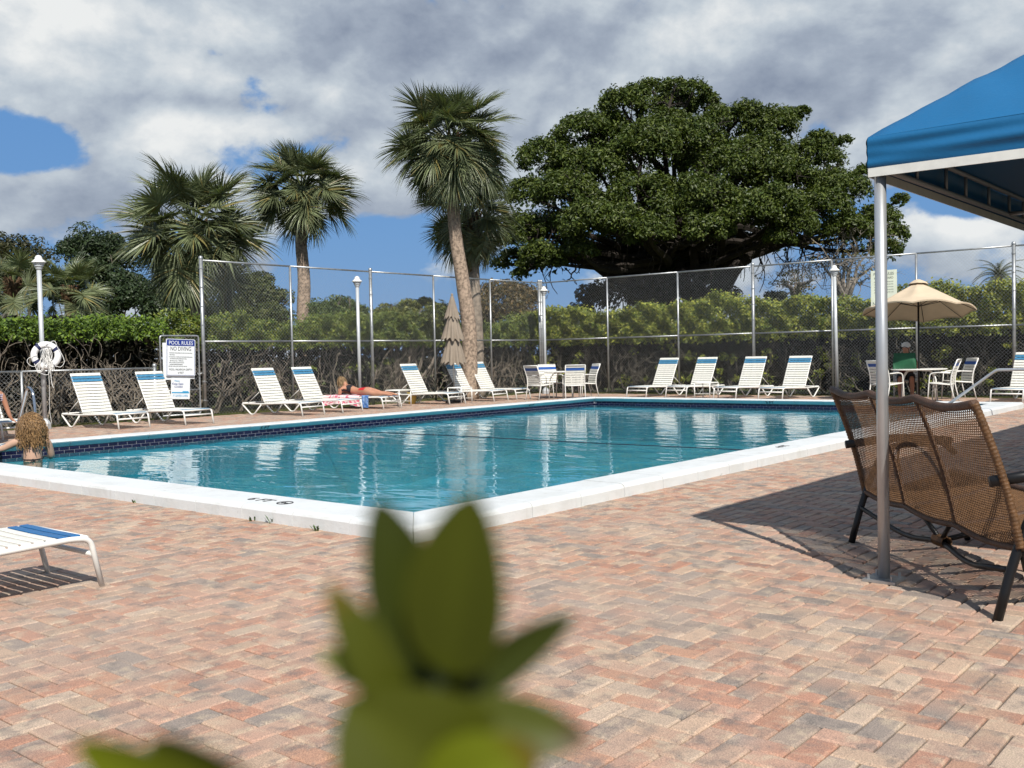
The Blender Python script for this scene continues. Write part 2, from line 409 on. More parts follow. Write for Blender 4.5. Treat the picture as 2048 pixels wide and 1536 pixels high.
# --- herringbone pavers
pal = np.array([(.40, .225, .16), (.44, .29, .22), (.46, .35, .26), (.40, .275, .21), (.33, .285, .245), (.25, .225, .20), (.47, .385, .30), (.43, .26, .18), (.36, .30, .25), (.42, .31, .24)])
pal = (pal*.92+pal.mean(0)*.08)*np.array([.90, .855, .83])
palp = np.array([.12, .16, .12, .12, .12, .06, .07, .09, .08, .06])
def brick_VF(cx, cy, lx, ly, dz, tilt):
    g = .0029; x, y = lx/2-g, ly/2-g; e = .007
    V = np.array([[-x, -y, -.05], [x, -y, -.05], [x, y, -.05], [-x, y, -.05], [-x, -y, -e], [x, -y, -e], [x, y, -e], [-x, y, -e],
                  [-x+e, -y+e, 0], [x-e, -y+e, 0], [x-e, y-e, 0], [-x+e, y-e, 0]])
    V[:, 2] += V[:, 0]*tilt[0]+V[:, 1]*tilt[1]+dz
    return V+np.array([cx, cy, 0])
BF = np.array([[8, 9, 10, 11], [4, 5, 9, 8], [5, 6, 10, 9], [6, 7, 11, 10], [7, 4, 8, 11], [0, 1, 5, 4], [1, 2, 6, 5], [2, 3, 7, 6], [3, 0, 4, 7]])
def brick_cols(horiz):
    a, b = pal[rng.choice(len(pal), p=palp)], pal[rng.choice(len(pal), p=palp)]
    if rng.random() < .45: b = a
    k = .92+.2*rng.random(); a = a*k; b = b*k
    V = brick_VF(0, 0, 2, 1, 0, (0, 0)) if horiz else brick_VF(0, 0, 1, 2, 0, (0, 0))
    t = (V[:, 0] if horiz else V[:, 1])*.5+.5
    return a[None]*(1-t[:, None])+b[None]*t[:, None]
W = .1
bricks = []
for i in range(-30, 248):
    for j in range(-85, 196):
        k = (i-j) % 4
        if k == 0: c = ((i+1)*W, (j+.5)*W, True)
        elif k == 3: c = ((i+.5)*W, (j+1)*W, False)
        else: continue
        x, y, h = c
        if x > FX-.2 or y > FY-.2: continue
        if PX0+.06 < x < PX1-.06 and PY0+.06 < y < PY1-.06: continue
        q = proj((x, y, 0))
        if q[2] < 1.0 or not (-900 < q[0] < 2900) or q[1] > 2600: continue
        vis = 1 if (0 < q[0] < 2048 and q[1] < 1536) else 0
        bricks.append((-vis, q[2], x, y, h))
bricks.sort()
protos = {}
for h in (True, False):
    protos[h] = []
    for k in range(22):
        b = MB(); b.add(brick_VF(0, 0, .2 if h else .1, .1 if h else .2, 0, (0, 0)), BF, brick_cols(h)); protos[h].append(b.mesh('brick', m_brick))
for _, d, x, y, h in bricks[:300]:
    o = link('brick', rnd.choice(protos[h]), deck, (x, y, rnd.gauss(0, .0009)), (rnd.gauss(0, .004), rnd.gauss(0, .004), 0))
rest = MB()
for _, d, x, y, h in bricks[300:]:
    rest.add(brick_VF(x, y, .2 if h else .1, .1 if h else .2, rng.normal(0, .0009), rng.normal(0, .004, 2)), BF, brick_cols(h))
tag(rest.obj('paver_field', m_brick, deck), kind='stuff')

# --- pool
pool = thing('swimming_pool', 'rectangular swimming pool with raised white coping and navy waterline tiles', 'swimming pool', (IX0, IY0, 0))
def pchild(o): 
    o.parent = pool; o.matrix_parent_inverse = Matrix.Translation((-IX0, -IY0, 0)); return o
b = MB(); zf = lambda x: -1.75+.8*min(1, max(0, (x-9)/9))
xs = np.linspace(IX0, IX1, 30)
b.grid(np.array([[(x, y, zf(x)) for y in (IY0, IY1)] for x in xs]))
for y in (IY0, IY1): b.grid(np.array([[(x, y, zf(x)), (x, y, -.02)] for x in xs]))
for x in (IX0, IX1): b.grid(np.array([[(x, y, zf(x)), (x, y, -.02)] for y in (IY0, IY1)]))
pchild(b.obj('basin', m_plaster))
prof = [(0, -.06), (0, .080), (.010, .100), (.030, .112), (.06, .116), (.425, .118), (.441, .113), (.45, .100), (.442, .085), (.385, .024), (.36, .02), (.2, -.06)]
def coping_mesh(L, m0=0, m1=0):
    n = len(prof); g = .0035
    V = [(p[0]*m0+g, p[0], p[1]) for p in prof]+[(L-g-p[0]*m1, p[0], p[1]) for p in prof]+[(.2*m0+g, .2, .03), (L-g-.2*m1, .2, .03)]
    F = []
    for k in range(n):
        l = (k+1) % n
        F.append([k, n+k, n+l, l]); F.append([2*n, k, l, l]); F.append([2*n+1, n+l, n+k, n+k])
    bb = MB(); bb.add(V, F); return bb.mesh('coping_block', m_coping)
def coping_run(x, y, ang, length):
    n = round(length/.625); L = length/n; me = coping_mesh(L)
    for k in range(n):
        mm = coping_mesh(L, 1, 0) if k == 0 else (coping_mesh(L, 0, 1) if k == n-1 else me)
        o = link('coping_block', mm, None, (x+math.cos(ang)*L*k, y+math.sin(ang)*L*k, rnd.gauss(0, .0012)), (0, 0, ang)); pchild(o)
coping_run(PX0, PY0, 0, PX1-PX0)                       # right side, profile outer at y=PY0
coping_run(PX1, PY1, math.pi, PX1-PX0)                 # far-left side
coping_run(PX0, PY1, -math.pi/2, PY1-PY0)              # near side
coping_run(PX1, PY0, math.pi/2, PY1-PY0)               # far side
# bed under joints
b = MB()
for (x0, x1, y0, y1) in ((PX0+.02, PX1-.02, PY0+.02, IY0-.02), (PX0+.02, PX1-.02, IY1+.02, PY1-.02), (PX0+.02, IX0-.02, IY0-.02, IY1+.02), (IX1+.02, PX1-.02, IY0-.02, IY1+.02)):
    b.box(((x0+x1)/2, (y0+y1)/2, .02), (x1-x0, y1-y0, .17))
pchild(b.obj('coping_bed', mat('joint_mortar', (.30, .29, .27), .9)))
# tiles
TL, TH = .152, .052
def tile_mesh():
    bb = MB(); x, z, e = TL/2-.003, TH/2-.003, .003
    V = [(-x, 0, -z), (x, 0, -z), (x, 0, z), (-x, 0, z), (-x+e, -.004, -z+e), (x-e, -.004, -z+e), (x-e, -.004, z-e), (-x+e, -.004, z-e)]
    bb.add(V, [[4, 5, 6, 7], [0, 1, 5, 4], [1, 2, 6, 5], [2, 3, 7, 6], [3, 0, 4, 7]]); return bb.mesh('tile', m_navytile)
tm = tile_mesh(); ntile = 0
b = MB()
b.box(((IX0+IX1)/2, IY1-.002+.03, -.055), (IX1-IX0, .06, .15)); b.box((IX1-.002+.03, (IY0+IY1)/2, -.055), (.06, IY1-IY0, .15))
b.box(((IX0+IX1)/2, IY0+.002-.03, -.055), (IX1-IX0, .06, .15)); b.box((IX0+.002-.03, (IY0+IY1)/2, -.055), (.06, IY1-IY0, .15))
pchild(b.obj('grout_bed', m_grout))
far = MB()
for r in range(2):
    zc = .02-TH*(r+.5)
    for k in range(int((IX1-IX0)/TL)):
        x = IX0+TL*(k+.5+.5*r)
        if x > IX1+.05: continue
        pchild(link('tile', tm, None, (x, IY1-.003, zc)))
        far.box((x, IY0+.003, zc), (TL-.006, .008, TH-.006))
    for k in range(int((IY1-IY0)/TL)):
        y = IY0+TL*(k+.5+.5*r)
        if y > IY1+.05: continue
        pchild(link('tile', tm, None, (IX1-.003, y, zc), (0, 0, -math.pi/2)))
        far.box((IX0+.003, y, zc), (.008, TL-.006, TH-.006))
tag(pchild(far.obj('tile_row', m_navytile)), kind='stuff')
# depth markings
def mark(body, size, mw):
    o = link('depth_marking', text_mesh(body, size, m_ink), None); pchild(o)
    o.matrix_parent_inverse = Matrix.Translation((-IX0, -IY0, 0)); o.matrix_basis = mw; return o
p = G(520, 1003, .12)
X_, Y_, Z_ = (1, 0, 0), (0, 1, 0), (0, 0, 1)
SLY, SNY, SLX, SNX = (0, -.683, .73), (0, -.73, -.683), (-.683, 0, .73), (-.73, 0, -.683)   # sloped underside of the nose
mark('6 FT', .15, basis((0, -1, 0), (1, 0, 0), Z_, (PX0+.20, p[1]+.08, .1195)))
b = MB(); cy = p[1]-.23; cxx = PX0+.20
ang = np.linspace(0, 2*np.pi, 28, endpoint=False)
b.tube(np.stack([cxx+.062*np.cos(ang), cy+.062*np.sin(ang), np.full(28, .1195)], 1), .0038, 6, closed=True)
b.tube([(cxx-.04, cy-.045, .1195), (cxx+.04, cy+.045, .1195)], .004, 6); b.tube([(cxx-.005, cy-.045, .1195), (cxx-.005, cy+.04, .1195)], .004, 6)
pchild(b.obj('no_diving_symbol', m_ink))
p = onY(527, 857, IY1)
mark('5 FT', .105, basis(X_, SLY, SNY, (p[0], IY1-.0425, .0535)))
p = onY(1060, 808, IY1)
mark('4 FT', .10, basis(X_, SLY, SNY, (p[0], IY1-.0425, .0535)))
p = onX(1541, 807, IX1)
mark('3 FT', .105, basis((0, -1, 0), SLX, SNX, (IX1-.0425, p[1], .0535)))
p = G(1575, 893, .12)
mark('4 FT', .14, basis((1, 0, 0), (0, 1, 0), Z_, (p[0], PY0+.22, .1195)))
p = G(1963, 819, .12)
mark('3 FT', .14, basis((1, 0, 0), (0, 1, 0), Z_, (p[0], PY0+.22, .1195)))
b = MB(); n = 2
b.grid(np.array([[(x, y, WZ) for y in np.linspace(IY0, IY1, 9)] for x in np.linspace(IX0, IX1, 15)]))
tag(b.obj('water', m_water), kind='structure')
b = MB(); ys = np.linspace(IY0+.01, IY1-.01, 60)
b.tube(np.stack([11.7+.03*np.sin(ys*1.3), ys, np.full(60, WZ+.001)], 1), .007, 6)
tag(b.obj('safety_rope', mat('dark_rope', (.015, .02, .03), .8)), 'thin dark rope lying straight across the pool water', 'rope')

# ================================================================== FENCES
def wires(b, p0, p1, z0, z1, sp=.083, r=.0017):
    p0 = np.array(p0, float); p1 = np.array(p1, float); L = np.linalg.norm(p1-p0); d = (p1-p0)/L; h = z1-z0
    nrm = np.array([-d[1], d[0]])
    for s in (1, -1):
        for k in range(int((L+h)/sp)+1):
            a = k*sp-(h if s > 0 else 0)
            u0, u1 = (a, a+h) if s > 0 else (a, a-h)
            # clip u to [0,L]
            t0, t1 = 0., 1.
            du = u1-u0
            ta, tb = (0-u0)/du, (L-u0)/du
            lo, hi = max(0, min(ta, tb)), min(1, max(ta, tb))
            if hi-lo < .01: continue
            P = []
            for t in (lo, hi):
                u = u0+du*t; z = z0+h*t
                q = p0+d*u+nrm*(.002*s); P.append((q[0], q[1], z))
            A, B = np.array(P); ax = B-A; ax /= np.linalg.norm(ax)
            e1 = np.array([nrm[0], nrm[1], 0]); e2 = np.cross(ax, e1)
            off = [e1*r, -e1*.5*r+e2*.87*r, -e1*.5*r-e2*.87*r]
            b.add([A+q for q in off]+[B+q for q in off], [[0, 1, 4, 3], [1, 2, 5, 4], [2, 0, 3, 5]])
def post_mesh(name, h, r, parent, loc, cap=True, bands=()):
    b = MB(); b.tube([(0, 0, -.05), (0, 0, h)], r, 12)
    if cap: b.lathe([(r*1.15, h-.03), (r*1.2, h), (r*.9, h+.03), (.001, h+.045)], 12)
    o = b.obj(name, m_galv, parent, smooth=True); o.location = loc
    for z in bands:
        c = MB(); c.lathe([(r*1.02, z-.012), (r*1.18, z-.012), (r*1.18, z+.012), (r*1.02, z+.012)], 12); c.box((r*1.2, 0, z), (.03, .012, .02))
        c.obj('tension_band', m_galv, o)
    return o
def fence(label, pts, h, mid, heavy, group=None):
    root = thing('chain_link_fence', label, 'fence', (pts[0][0], pts[0][1], 0)); ox, oy = pts[0]
    L = lambda p: (p[0]-ox, p[1]-oy)
    for i, p in enumerate(pts):
        hv = i in heavy
        bz = [.35+.42*k for k in range(int(h/.42))] if hv else ()
        post_mesh('post', h+(.06 if hv else -.0), .042 if hv else .029, root, (*L(p), 0), hv, bz)
    for i in range(len(pts)-1):
        a, c = np.array(L(pts[i])), np.array(L(pts[i+1])); d = (c-a)/np.linalg.norm(c-a); nn = np.array([-d[1], d[0]])*.0
        for nm, z in (('top_rail', h),)+((('middle_rail', mid),) if mid else ()):
            b = MB(); b.tube([(*(a+d*.005), z), (*(c-d*.005), z)], .021, 8); b.obj(nm, m_galv, root, smooth=True)
        b = MB(); s = np.array([d[1], -d[0]])*.034
        wires(b, a+d*.03+s, c-d*.03+s, .03, h-.01); b.obj('chain_link_mesh', m_wire, root)
    return root
H3 = 3.47; HM = 1.665
fence('tall grey chain link fence behind the loungers where one woman sunbathes', [(x, FY) for x in (12.76, 15.21, 17.80, 20.15, 22.56, FX-.06)], H3, HM, (0, 2, 5))
fence('tall grey chain link fence behind the open beige umbrella', [(FX, y) for y in (FY-.04, 17.0, 14.58, 12.26, 10.07, 7.97, 5.8, 3.6, 1.4, -.8, -3.0, -5.2)], H3, HM, (0, 3, 6))
fence('low grey chain link fence behind the life ring and lamp post', [(x, FY) for x in (-2.7, -.4, 1.9, 4.2, 6.5, 8.75, 11.55)], 1.10, None, (6,))
# gate panel carrying the signs
gate = thing('gate', 'chain link gate carrying the pool rules sign', 'gate', (11.70, FY, 0))
b = MB(); g0, g1 = .0, .94
b.tube(fillet([(g0, 0, .06), (g0, 0, 1.79), (g1, 0, 1.79), (g1, 0, .06), (g0, 0, .06)], .06), .021, 8); b.tube([(g0, 0, .6), (g1, 0, .6)], .018, 8)
b.obj('gate_frame', m_galv, gate, smooth=True)
b = MB(); wires(b, (g0+.02, -.03), (g1-.02, -.03), .08, 1.77); b.obj('chain_link_mesh', m_wire, gate)
b = MB(); ch = np.array([[g1+.02+.07*math.cos(t), -.02+.05*math.sin(t), .95+.02*math.sin(3*t)] for t in np.linspace(0, 6.28, 18, endpoint=False)]); b.tube(ch, .009, 6, closed=True); b.obj('chain', m_galv, gate)

# signs
def rounded_plate(w, h, t, r=.03):
    pts = []
    for cx, cz, a0 in ((w/2-r, h/2-r, 0), (-w/2+r, h/2-r, 90), (-w/2+r, -h/2+r, 180), (w/2-r, -h/2+r, 270)):
        for k in range(5): a = R(a0+k*22.5); pts.append((cx+r*math.cos(a), cz+r*math.sin(a)))
    n = len(pts); V = [(x, -t/2, z) for x, z in pts]+[(x, t/2, z) for x, z in pts]+[(0, -t/2, 0), (0, t/2, 0)]
    F = []
    for k in range(n):
        l = (k+1) % n; F += [[k, n+k, n+l, l], [2*n, k, l, l], [2*n+1, n+l, n+k, n+k]]
    return V, F
def sign_text(parent, lines, y=-.006):
    for body, size, x, z, m, sx in lines:
        o = link('lettering', text_mesh(body, size, m), parent); o.matrix_basis = basis((sx, 0, 0), (0, 0, 1), (0, -1, 0), (x, y, z))
back = onY(358, 722, FY-.06)
s0 = thing('backing_board', 'plain white board tied behind the pool rules sign', 'board', (back[0], FY-.05, back[2]))
b = MB(); V, F = rounded_plate(.76, .80, .006, .02); b.add(V, F); o = b.obj('panel', m_signwhite, s0)
b = MB(); wires(b, (-.37, .012), (.37, .012), -.39, .39); 
b.obj('tie_wires', m_wire, s0)
pr_ = onY(362, 715, FY-.1)
s1 = thing('pool_rules_sign', 'white pool rules sign with navy header reading no diving', 'sign', (pr_[0], FY-.09, pr_[2])); s1.rotation_euler = (0, R(2), 0)
b = MB(); V, F = rounded_plate(.71, .80, .008, .03); b.add(V, F); b.obj('panel', m_signwhite, s1)
b = MB(); V, F = rounded_plate(.66, .125, .003, .02); b.add(np.array(V)+np.array([0, -.0065, .315]), F); b.obj('header', m_signblue, s1)
b = MB()
for (cx, cz, sx, sz) in ((0, .385, .66, .008), (0, -.385, .66, .008), (-.335, 0, .008, .76), (.335, 0, .008, .76)): b.box((cx, -.0055, cz), (sx, .003, sz))
b.obj('border', m_signblue, s1)
sign_text(s1, [('POOL RULES', .118, 0, .312, m_signwhite, .88)], -.0095)
sign_text(s1, [('NO DIVING', .125, 0, .185, m_ink, .78), ('NO FOOD OR BEVERAGES IN POOL OR ON POOL', .031, 0, .095, m_ink, .8), ('WET DECK.', .031, -.21, .055, m_ink, .8),
    ('NO GLASS OR ANIMALS IN THE FENCED POOL AREA', .030, .0, .01, m_ink, .8), ('(OR 50 FEET FROM UNFENCED POOL).', .030, -.06, -.03, m_ink, .8), ('BATHING LOAD: 17 PERSONS.', .031, -.1, -.075, m_ink, .8),
    ('POOL HOURS: DAWN TO DUSK.', .031, -.1, -.115, m_ink, .8), ('SHOWER BEFORE ENTERING.', .031, -.11, -.155, m_ink, .8), ('DO NOT SWALLOW THE POOL WATER.', .031, -.07, -.195, m_ink, .8),
    ('POOL MAXIMUM DEPTH', .060, 0, -.265, m_ink, .85), ('6 FEET', .060, 0, -.335, m_ink, .85)])
p2 = onY(361, 777, FY-.06)
s2 = thing('gate_sign', 'small white and blue sign reading it saves lives', 'sign', (p2[0], FY-.06, p2[2])); s2.rotation_euler = (0, R(3), 0)
b = MB(); V, F = rounded_plate(.46, .46, .005, .015); b.add(V, F); b.obj('panel', m_signwhite, s2)
b = MB(); b.box((.0, -.005, -.09), (.42, .003, .025)); b.box((.12, -.0045, -.065), (.14, .003, .02)); b.obj('stripe', m_signcyan, s2)
sign_text(s2, [('Please', .05, -.09, .165, m_signcyan, 1), ('Keep Gate', .062, -.07, .10, m_signblue, 1), ('CLOSED', .055, -.05, .035, m_signblue, 1), ('IT SAVES LIVES!', .066, .0, -.16, m_signcyan, .85)])
ps = onX(1768, 583, FX-.06)
s3 = thing('faded_rules_sign', 'faded cream pool rules sign high on the fence behind the umbrella', 'sign', (FX-.07, ps[1], ps[2])); s3.rotation_euler = (0, 0, -math.pi/2)
b = MB(); V, F = rounded_plate(.64, 1.05, .008, .01); b.add(V, F); b.obj('panel', m_signcream, s3)
m_fade = mat('faded_ink', (.16, .18, .14), .7)
sign_text(s3, [('POOL RULES', .098, 0, .43, m_fade, .9), ('NO LIFEGUARD', .075, .0, .33, m_fade, .9)]+[('SHOWER BEFORE ENTERING THE POOL AREA', .027, 0, .24-.065*k, m_fade, .85) for k in range(5)]+[('NO DIVING', .125, 0, -.30, m_fade, .85)])

# ================================================================== FURNITURE
def strap_mesh(wd, width=.051, th=.006):
    b = MB(); h = wd/2; w2 = width/2
    P = [(-h-.012, -.02), (-h-.016, -.004), (-h-.004, .004), (0, .0015), (h+.004, .004), (h+.016, -.004), (h+.012, -.02)]
    top = np.array([[(u, y, z+.5*th) for (y, z) in P] for u in (-w2, -w2*.85, w2*.85, w2)]); top[0, :, 2] -= .002; top[3, :, 2] -= .002
    b.grid(top); bot = top.copy(); bot[:, :, 2] -= th; b.grid(bot[::-1])
    b.grid(np.stack([bot[0], top[0]])); b.grid(np.stack([top[3], bot[3]]))
    return b
LW = .60
SM = strap_mesh(LW).mesh('strap', m_strap); SMB = strap_mesh(LW).mesh('blue_strap', m_bluestrap); SMD = strap_mesh(LW).mesh('blue_strap', mat('marine_blue_strap', (.014, .12, .31), .4, var=.15, vscale=12))
def make_lounger(flat=False, deep=False):
    Ln, w2, sh = 1.94, .318, .285
    root = thing('sun_lounger', 'x', 'sun lounger')
    for s in (-1, 1):
        b = MB()
        y = s*w2
        b.tube(fillet([(.06, y, 0), (.0, y, sh-.012), (-.10, y, sh), (-1.25, y, sh-.035), (-1.94, y, .255), (-1.62, y, .015), (-1.52, y, .015), (-1.26, y, sh-.04)], .07, 5), .0165, 8)
        b.obj('side_frame', m_white, root, smooth=True)
    for nm, x, z in (('front_rail', -.02, sh-.005), ('lower_rail', .012, .19), ('rear_rail', -1.9, .262), ('middle_rail', -1.2, sh-.05)):
        b = MB(); b.tube([(x, -w2, z), (x, w2, z)], .0155, 8); b.obj(nm, m_white, root, smooth=True)
    bm = SMD if deep else SMB
    for k in range(17):
        x = -.075-.066*k
        me = bm if k in (0, 1) else SM
        link('blue_strap' if k in (0, 1) else 'strap', me, root, (x, 0, sh+.012-.010*(k/17)))
    # backrest
    p0 = np.array([-1.18, 0, sh-.005]); p1 = np.array([-1.593, 0, 1.03]) if not flat else np.array([-2.02, 0, sh+.0])
    d = p1-p0; Lb = np.linalg.norm(d); d /= Lb; nrm = np.array([-d[2], 0, d[0]])
    if nrm[0] < 0: nrm = -nrm
    if flat: nrm = np.array([0, 0, 1.])
    b = MB(); a = p0+np.array([0, -.295, 0]); c = p0+np.array([0, .295, 0])
    b.tube(fillet([a, a+d*Lb, c+d*Lb, c], .04, 4), .0145, 8); b.obj('back_frame', m_white, root, smooth=True)
    ang = math.atan2(d[2], -d[0]); n = 13
    for k in range(n):
        q = p0+d*(.045+(Lb-.07)*k/(n-1))+nrm*.016
        bl = k in (n-3, n-2) if not flat else k == n-2
        link('blue_strap' if bl else 'strap', bm if bl else SM, root, tuple(q), (0, ang, 0), (1.12 if k == n-1 else 1, .985, 1))
    if not flat:
        for s in (-1, 1):
            m_ = p0+d*Lb*.36; b = MB(); b.tube([(m_[0], s*.27, m_[2]), (-1.74, s*.29, .27)], .008, 6)
            b.obj('support_strut', m_white, root, smooth=True)
    return root
loung = make_lounger(); K = 1.23/1.12
used = [False]
def place_lounger(x, y, th, label, group=None, src=None):
    if src is None:
        if not used[0]: o = loung; used[0] = True
        else: o = copy_tree(loung)
    else: o = src
    o.location = (x, y, 0); o.rotation_euler = (0, 0, th); tag(o, label, 'sun lounger', group); return o
GL = 'white strap loungers along the pool'
place_lounger(8.871*K, 15.743*K, R(-87.3), 'white strap lounger beside the lamp post with the life ring', GL)
place_lounger(10.015*K, 15.579*K, R(-86.9), 'white strap lounger in front of the pool rules sign', GL)
place_lounger(12.632*K, 15.671*K, R(-86.1), 'upright white strap lounger just past the tall fence end post', GL)
place_lounger(13.71*K, 15.743*K, R(-85.2), 'upright white strap lounger next to the sunbathing woman', GL)
place_lounger(16.886*K, 15.748*K, R(-85.7), 'white strap lounger with the yellow bucket behind it', GL)
place_lounger(18.351*K, 15.675*K, R(-85.4), 'white strap lounger partly shaded by the closed umbrella', GL)
place_lounger(19.237*K, 15.692*K, R(-86.8), 'white strap lounger between the closed umbrella and corner dining set', GL)
place_lounger(20.816*K, 13.33*K, R(177.4), 'white strap lounger on far deck nearest the corner dining set', GL)
place_lounger(21.074*K, 12.372*K, R(177.5), 'white strap lounger on far deck, second from the corner dining set', GL)
place_lounger(20.719*K, 10.887*K, R(177.2), 'white strap lounger on far deck, third from the corner dining set', GL)
place_lounger(20.509*K, 9.67*K, R(177.3), 'white strap lounger on far deck beside the lamp post', GL)
q = G(2013, 806); place_lounger(q[0]+.05, q[1], R(176), 'white strap lounger behind the pool handrail', GL)
q = G(3, 880); LI = (q[0]+.31, q[1]); place_lounger(LI[0], LI[1], R(-87), 'white strap lounger with a person in striped bikini sitting on it', GL)
eL = G(782, 817.3); EX, EY, ETH = eL[0], eL[1], R(-85.5)
place_lounger(EX, EY, ETH, 'white strap lounger folded flat under the sunbathing woman', GL, make_lounger(flat=True))
place_lounger(2.69, 5.575, 0.0, 'white strap lounger with two deep blue foot straps on near paving', GL, make_lounger(deep=True))

# side tables
def make_side_table():
    root = thing('side_table', 'x', 'side table')
    b = MB(); s = .22
    b.tube(fillet([(-s, -s, .40), (s, -s, .40), (s, s, .40), (-s, s, .40), (-s, -s, .40)], .04), .014, 8); b.obj('frame', m_white, root, smooth=True)
    for x in (-s, s):
        for y in (-s, s):
            b = MB(); b.tube([(x, y, 0), (x, y, .40)], .0135, 8); b.obj('leg', m_white, root, smooth=True)
    me = strap_mesh(.44).mesh('strap', m_strap)
    for k in range(7): link('strap', me, root, (-s+.03+.064*k*.98, 0, .408))
    b = MB(); b.tube([(-s, -s, .12), (-s, s, .12)], .01, 6); b.tube([(s, -s, .12), (s, s, .12)], .01, 6); b.obj('stretcher', m_white, root)
    return root
st = make_side_table(); GT = 'small white side tables'
a = G(912, 806.5); b_ = G(790, 815.5)
for i, (x, y, lb) in enumerate(((19.05, 17.62, 'small white slatted side table under the closed umbrella'), (b_[0]+.55, b_[1]+.45, 'small white slatted side table at the sunbathing woman\'s feet'), (22.98, 12.62, 'small white slatted side table between two loungers on the far deck'))):
    o = st if i == 0 else copy_tree(st); o.location = (x, y, 0); o.rotation_euler = (0, 0, R((4, 5, 0)[i])); tag(o, lb, 'side table', GT)

# dining chairs and tables
def make_chair():
    root = thing('dining_chair', 'x', 'chair'); w2 = .26
    for s in (-1, 1):
        y = s*w2; b = MB()
        b.tube(fillet([(.25, y, 0), (.22, y, .40), (.20, y, .62), (.06, y, .645), (-.21, y, .63)], .09, 5), .013, 8); b.obj('front_leg', m_white, root, smooth=True)
        b = MB(); b.tube(fillet([(-.31, y, 0), (-.22, y, .38), (-.235, y, .60), (-.36, y, .92)], .12, 5), .013, 8); b.obj('rear_leg', m_white, root, smooth=True)
    b = MB(); b.tube(fillet([(.21, -w2, .41), (-.21, -w2, .38)], .01), .012, 8); b.tube([(.21, w2, .41), (-.21, w2, .38)], .012, 8)
    b.tube([(.21, -w2, .41), (.21, w2, .41)], .012, 8); b.tube([(-.21, -w2, .38), (-.21, w2, .38)], .012, 8); b.obj('seat_frame', m_white, root, smooth=True)
    b = MB(); b.tube([(-.36, -w2, .92), (-.36, w2, .92)], .013, 8); b.obj('top_rail', m_white, root, smooth=True)
    me = strap_mesh(.50).mesh('strap', m_strap); meb = strap_mesh(.50, .07).mesh('blue_strap', m_deepblue)
    for k in range(7): link('strap', me, root, (.18-.06*k, 0, .42-.004*k))
    for k in range(8):
        t = k/7; z = .44+.44*t; x = -.228-.02*t-.10*t*t
        bl = k == 6
        link('blue_strap' if bl else 'strap', meb if bl else me, root, (x+.016, 0, z), (0, R(76), 0))
    return root
chair0 = make_chair(); cu = [False]
def chair(x, y, rz, label, group):
    if cu[0]: o = copy_tree(chair0)
    else: o = chair0; cu[0] = True
    o.location = (x, y, 0); o.rotation_euler = (0, 0, rz); tag(o, label, 'chair', group)
def table(x, y, r, h, label):
    root = thing('patio_table', label, 'table', (x, y, 0), R(20))
    b = MB(); b.lathe([(.001, h-.02), (r-.03, h-.025), (r, h-.012), (r, h), (r-.01, h+.006), (.001, h+.004)], 40); b.obj('table_top', m_white, root)
    for k in range(4):
        a = R(90*k+45); c, s = math.cos(a), math.sin(a); b = MB()
        b.tube(fillet([(r*.85*c, r*.85*s, 0), (r*.78*c, r*.78*s, h*.75), (r*.55*c, r*.55*s, h-.03), (.1*c, .1*s, h-.04)], .14, 5), .015, 8); b.obj('leg', m_white, root, smooth=True)
    return root
tx, ty = 24.05*.93+.15, 18.15
tc_ = dep(1128, 760, 27.3); tx, ty = tc_[0], tc_[1]
table(tx, ty, .55, .74, 'round white patio table in the fence corner without umbrella')
def around(cx, cy, px, py, d, label, g, face=None, off=0.):
    q = dep(px, py, d); rz = math.atan2(cy-q[1], cx-q[0])+off; chair(q[0], q[1], rz, label, g)
GC = 'white dining chairs at the corner table'
around(tx, ty, 1081, 790, 26.9, 'white strap chair seen side-on at the corner table', GC, off=R(10))
around(tx, ty, 1104, 788, 28.1, 'white strap chair on the fence side of the corner table', GC)
around(tx, ty, 1148, 795, 26.4, 'white strap chair with its back to the pool at the corner table', GC, off=R(-8))
around(tx, ty, 1170, 790, 27.5, 'white strap chair on the far deck side of the corner table', GC)
ur = dep(1838, 770, 22.6); ux, uy = ur[0], ur[1]
table(ux, uy, .60, .71, 'round white patio table under the open beige umbrella')
GD = 'white dining chairs under the beige umbrella'
around(ux, uy, 1774, 790, 22.4, 'white strap chair beside the tent pole at the umbrella table', GD, off=R(15))
around(ux, uy, 1884, 795, 21.9, 'white strap chair turned front-on beside the umbrella pole', GD, off=R(40))
around(ux, uy, 1915, 793, 22.9, 'shaded white strap chair seen from the side at the umbrella table', GD, off=R(-15))

